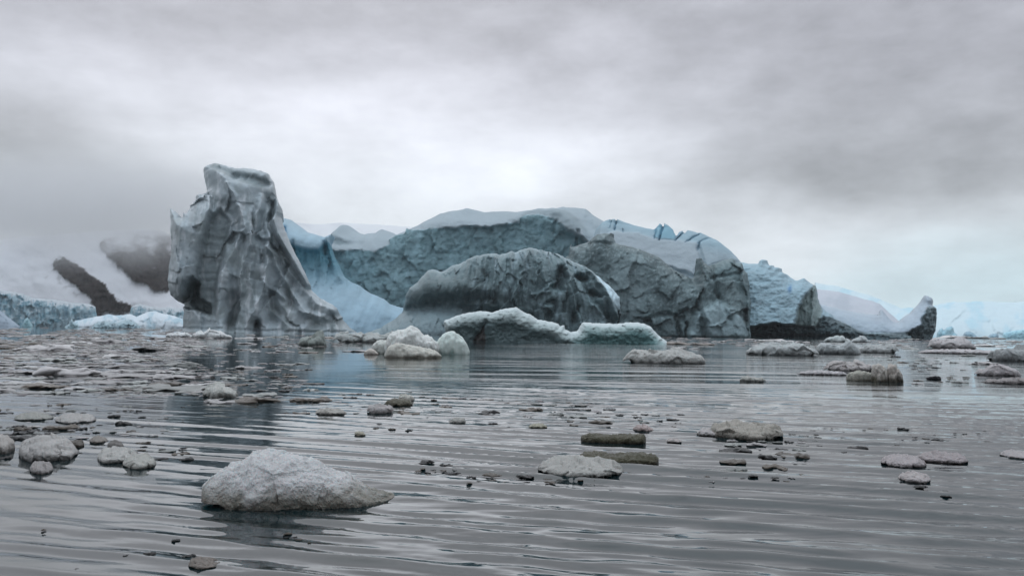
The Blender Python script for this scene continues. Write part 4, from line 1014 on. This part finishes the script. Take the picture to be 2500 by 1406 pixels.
DK_ = {'grey': 2, 'brown': 4, 'black': 4, 'pink': 1}
for h_ in heroes: used_xy.append(((h_[0][0] + h_[0][-1]) / 2, h_[2] - 8, (h_[0][-1] - h_[0][0]) * .8, 14))
used_xy += [(727, 1180, 460, 140), (1018, 850, 240, 60), (1500, 1072, 150, 20), (1510, 1120, 180, 24), (2150, 915, 120, 40)]
zone('small_floe', 150, -40, 818, 470, 962, (26, 110), (.11, .22), PK_, 'in the dense drift', sep=.34,
     bands=[('at the far side', 'in the middle', 'near the front', 'at the front rim'), ('by the left edge', 'below the glacier', 'below the snow heap', 'by the tower reflection')],
     poly=[(-40,818),(470,818),(500,850),(400,880),(470,920),(520,960),(300,968),(-40,968)])
zone('small_floe', 44, 380, 880, 760, 985, (18, 60), (.14, .26), {'pink': 3, 'grey': 4, 'brown': 3, 'black': 2}, 'scattered through the tower reflection', sep=.4)
zone('small_floe', 22, 560, 818, 900, 862, (16, 60), (.12, .22), PK_, 'below the tower right foot', sep=.45)
zone('ice_scrap', 40, -20, 985, 460, 1125, (10, 46), (.22, .42), DK_, 'in the calm water at left', sep=.7)
zone('ice_scrap', 20, 2, 1040, 150, 1074, (16, 48), (.2, .35), {'black': 5, 'brown': 2, 'grey': 2}, 'in the black jumble above the broad floe', sep=.3)
zone('ice_scrap', 12, 300, 1085, 460, 1125, (10, 34), (.2, .3), {'black': 5, 'brown': 3, 'grey': 1}, 'in the black line left of the near chunk', sep=.5)
zone('ice_scrap', 26, 660, 955, 1110, 1012, (10, 52), (.16, .3), {'brown': 5, 'black': 3, 'grey': 2, 'pink': 2}, 'around the squarish grey block', sep=.55)
zone('ice_scrap', 40, 1180, 975, 1500, 1040, (10, 44), (.16, .3), {'brown': 5, 'black': 4, 'grey': 3, 'pink': 1}, 'in the brown drift at picture centre', sep=.5)
zone('ice_scrap', 16, 1500, 1012, 1680, 1045, (8, 24), (.2, .35), DK_, 'in the loose line right of centre', sep=.6)
zone('ice_scrap', 22, 1760, 1070, 1965, 1148, (22, 76), (.2, .36), {'brown': 4, 'pink': 4, 'grey': 3, 'black': 2}, 'in the cluster below the rough brown grey floe', sep=.5)
zone('ice_scrap', 12, 1900, 1052, 2010, 1098, (8, 32), (.22, .35), {'grey': 3, 'black': 4}, 'right of the rough brown grey floe', sep=.7)
zone('ice_scrap', 34, 2000, 1045, 2460, 1106, (6, 30), (.2, .36), {'black': 6, 'brown': 2, 'grey': 2}, 'in the dark line above the oval pair', sep=.7)
zone('ice_scrap', 16, 780, 1128, 1120, 1162, (10, 36), (.18, .34), {'brown': 5, 'black': 4}, 'right of the near chunk crest', sep=.6)
zone('ice_scrap', 16, 1140, 1148, 1480, 1180, (10, 36), (.16, .3), {'brown': 4, 'black': 4}, 'under the smooth oval floe', sep=.6)
zone('ice_scrap', 14, 1700, 1140, 1970, 1180, (8, 38), (.16, .3), {'brown': 4, 'pink': 3, 'black': 3}, 'drifting below the cluster', sep=.6)
zone('ice_scrap', 26, 2180, 885, 2500, 938, (8, 40), (.18, .3), {'brown': 2, 'black': 3, 'grey': 3, 'pink': 2}, 'between the double knobbed lump and right edge', sep=.6)
zone('small_floe', 40, 1620, 822, 2500, 852, (16, 60), (.10, .2), PK_, 'in the thin line of ice under the right icebergs', sep=.4)
zone('ice_scrap', 14, 2150, 852, 2420, 885, (8, 40), (.14, .24), {'grey': 4, 'pink': 3, 'black': 2}, 'below the flat topped floe', sep=.6)
zone('ice_scrap', 12, 60, 1290, 760, 1400, (6, 22), (.22, .4), {'black': 5, 'brown': 2}, 'near the bottom edge left', sep=.8)
zone('ice_scrap', 5, 2180, 1190, 2440, 1215, (14, 50), (.12, .2), {'black': 5}, 'near the lower right corner', sep=.8)
zone('ice_scrap', 8, 860, 1010, 1300, 1110, (8, 28), (.2, .3), {'black': 3, 'brown': 3}, 'in the smooth water at centre', sep=.8)

# ---- uncountable far brash: one joined sheet of small lumps
def brash(name, label, polys, n, wr, matname, seed):
    r_ = np.random.default_rng(seed); V_ = []; F_ = []; off = 0; C_ = []
    n0, nr = 7, 6
    for poly, cnt in polys:
        P = np.array(poly, float); made = 0
        while made < cnt:
            u, v = r_.uniform(P[:, 0].min(), P[:, 0].max()), r_.uniform(P[:, 1].min(), P[:, 1].max())
            if not inside(np.array([u]), np.array([v]), poly)[0]: continue
            if fbm(np.array([u / 90]), np.array([v / 14]), 3, 515)[0] < -.22: continue
            made += 1
            w = wr[0] + (wr[1] - wr[0]) * r_.random() ** 3; h = max(1.7, w * r_.uniform(.09, .2))
            x, y, D, wm, dep, hm = piece_dims(u, v, w, h)
            t = np.linspace(-1, 1, n0); bw = np.clip(1 - np.abs(t) ** 2.4, .02, 1) ** .5
            pr = np.clip(.7 + .5 * r_.standard_normal(n0) * .5, .3, 1.3) * bw
            Q, nm, f = rings(t * .5, pr, .5 * bw, .35, .3 * bw, nr, .8)
            Q = Q * np.array([wm, max(dep, wm * .4), hm])
            a = -math.atan2(x, y); ca, sa = math.cos(a), math.sin(a)
            X = Q[..., 0] * ca - Q[..., 1] * sa + x; Y = Q[..., 0] * sa + Q[..., 1] * ca + y
            V_.append(np.stack([X, Y, Q[..., 2]], -1).reshape(-1, 3)); F_.append(f[:, ::-1] + off); off += n0 * nr
            cc = np.array([(.44, .40, .40), (.36, .35, .33), (.50, .48, .47), (.16, .14, .13)][r_.choice(4, p=[.36, .3, .24, .10])]) * r_.uniform(.8, 1.15)
            C_.append(np.repeat(cc[None], n0 * nr, 0))
    o = link(name, mesh_np(name, np.concatenate(V_), np.concatenate(F_), np.concatenate(C_)), M_FLOE)
    setp(o, label, None, None, 'stuff')
brash('brash_ice', 'dense field of tiny brash ice covering the far water',
      [([(-60,800),(450,801),(480,812),(560,830),(470,850),(420,880),(-60,880)], 3400),
       ([(-60,870),(420,860),(500,900),(600,930),(560,960),(300,972),(-60,965)], 1300),
       ([(380,815),(520,818),(560,860),(400,880)], 200),
       ([(520,870),(760,850),(900,838),(700,826),(620,850)], 120),
       ([(1600,824),(2560,832),(2560,846),(2200,850),(1750,842),(1600,838)], 420),
       ([(440,895),(760,930),(760,960),(600,985),(440,975)], 220), ([(-60,975),(300,985),(470,1010),(440,1060),(-60,1090)], 90), ([(660,955),(1100,960),(1500,985),(1480,1035),(1100,1020),(680,1005)], 130)], 0, (5, 30), 'floe', 71)

# =================================================================== AIR
def box(name, x0, x1, y0, y1, z0, z1):
    v = [(x, y, z) for x in (x0, x1) for y in (y0, y1) for z in (z0, z1)]
    f = [(0, 1, 3, 2), (4, 6, 7, 5), (0, 4, 5, 1), (2, 3, 7, 6), (0, 2, 6, 4), (1, 5, 7, 3)]
    return mesh_np(name, v, f, smooth=False)
def build_haze():
    mt = bpy.data.materials.new('haze'); mt.use_nodes = True; t = mt.node_tree; t.nodes.clear()
    o_ = t.nodes.new('ShaderNodeOutputMaterial'); p = t.nodes.new('ShaderNodeVolumePrincipled')
    p.inputs['Color'].default_value = (.93, .95, .97, 1); p.inputs['Density'].default_value = .00010
    t.links.new(p.outputs[0], o_.inputs['Volume'])
    o = link('haze', box('haze', -2300, 2300, -1200, 2300, -6, 232), mt); setp(o, 'thin pale air', None, None, 'stuff')
def build_mist():
    mt = bpy.data.materials.new('mist'); mt.use_nodes = True; t = mt.node_tree; t.nodes.clear()
    o_ = t.nodes.new('ShaderNodeOutputMaterial'); p = t.nodes.new('ShaderNodeVolumePrincipled')
    p.inputs['Color'].default_value = (.985, .985, .99, 1); p.inputs['Anisotropy'].default_value = .0
    g = t.nodes.new('ShaderNodeTexCoord'); s = t.nodes.new('ShaderNodeSeparateXYZ'); t.links.new(g.outputs['Object'], s.inputs[0])
    n = t.nodes.new('ShaderNodeTexNoise'); n.inputs['Scale'].default_value = .011; n.inputs['Detail'].default_value = 3
    t.links.new(g.outputs['Object'], n.inputs['Vector'])
    zz = math_node(t, 'ADD', s.outputs['Z'], math_node(t, 'MULTIPLY', math_node(t, 'SUBTRACT', n.outputs['Fac'], .5), 110))
    d = maprange(t, zz, 60, 140, 0, 1)
    ex = maprange(t, s.outputs['X'], 110, 320, 1, 0); ex0 = maprange(t, s.outputs['X'], -540, -440, 0, 1)
    ey = maprange(t, s.outputs['Y'], -150, -40, 0, 1); ez = maprange(t, s.outputs['Z'], 118, 190, 1, 0)
    for k in (ex, ex0, ey, ez): d = math_node(t, 'MULTIPLY', d, k)
    t.links.new(math_node(t, 'MULTIPLY', d, .014), p.inputs['Density'])
    t.links.new(p.outputs[0], o_.inputs['Volume'])
    o = link('mist', box('mist', -560, 480, -160, 160, 20, 220), mt)
    o.location = (-520, 850, 0); setp(o, 'low cloud hanging on the mountain side', None, None, 'stuff')
build_haze(); build_mist()
print('objects', len(bpy.data.objects), 'polys', sum(len(o.data.polygons) for o in bpy.data.objects if o.type == 'MESH'))
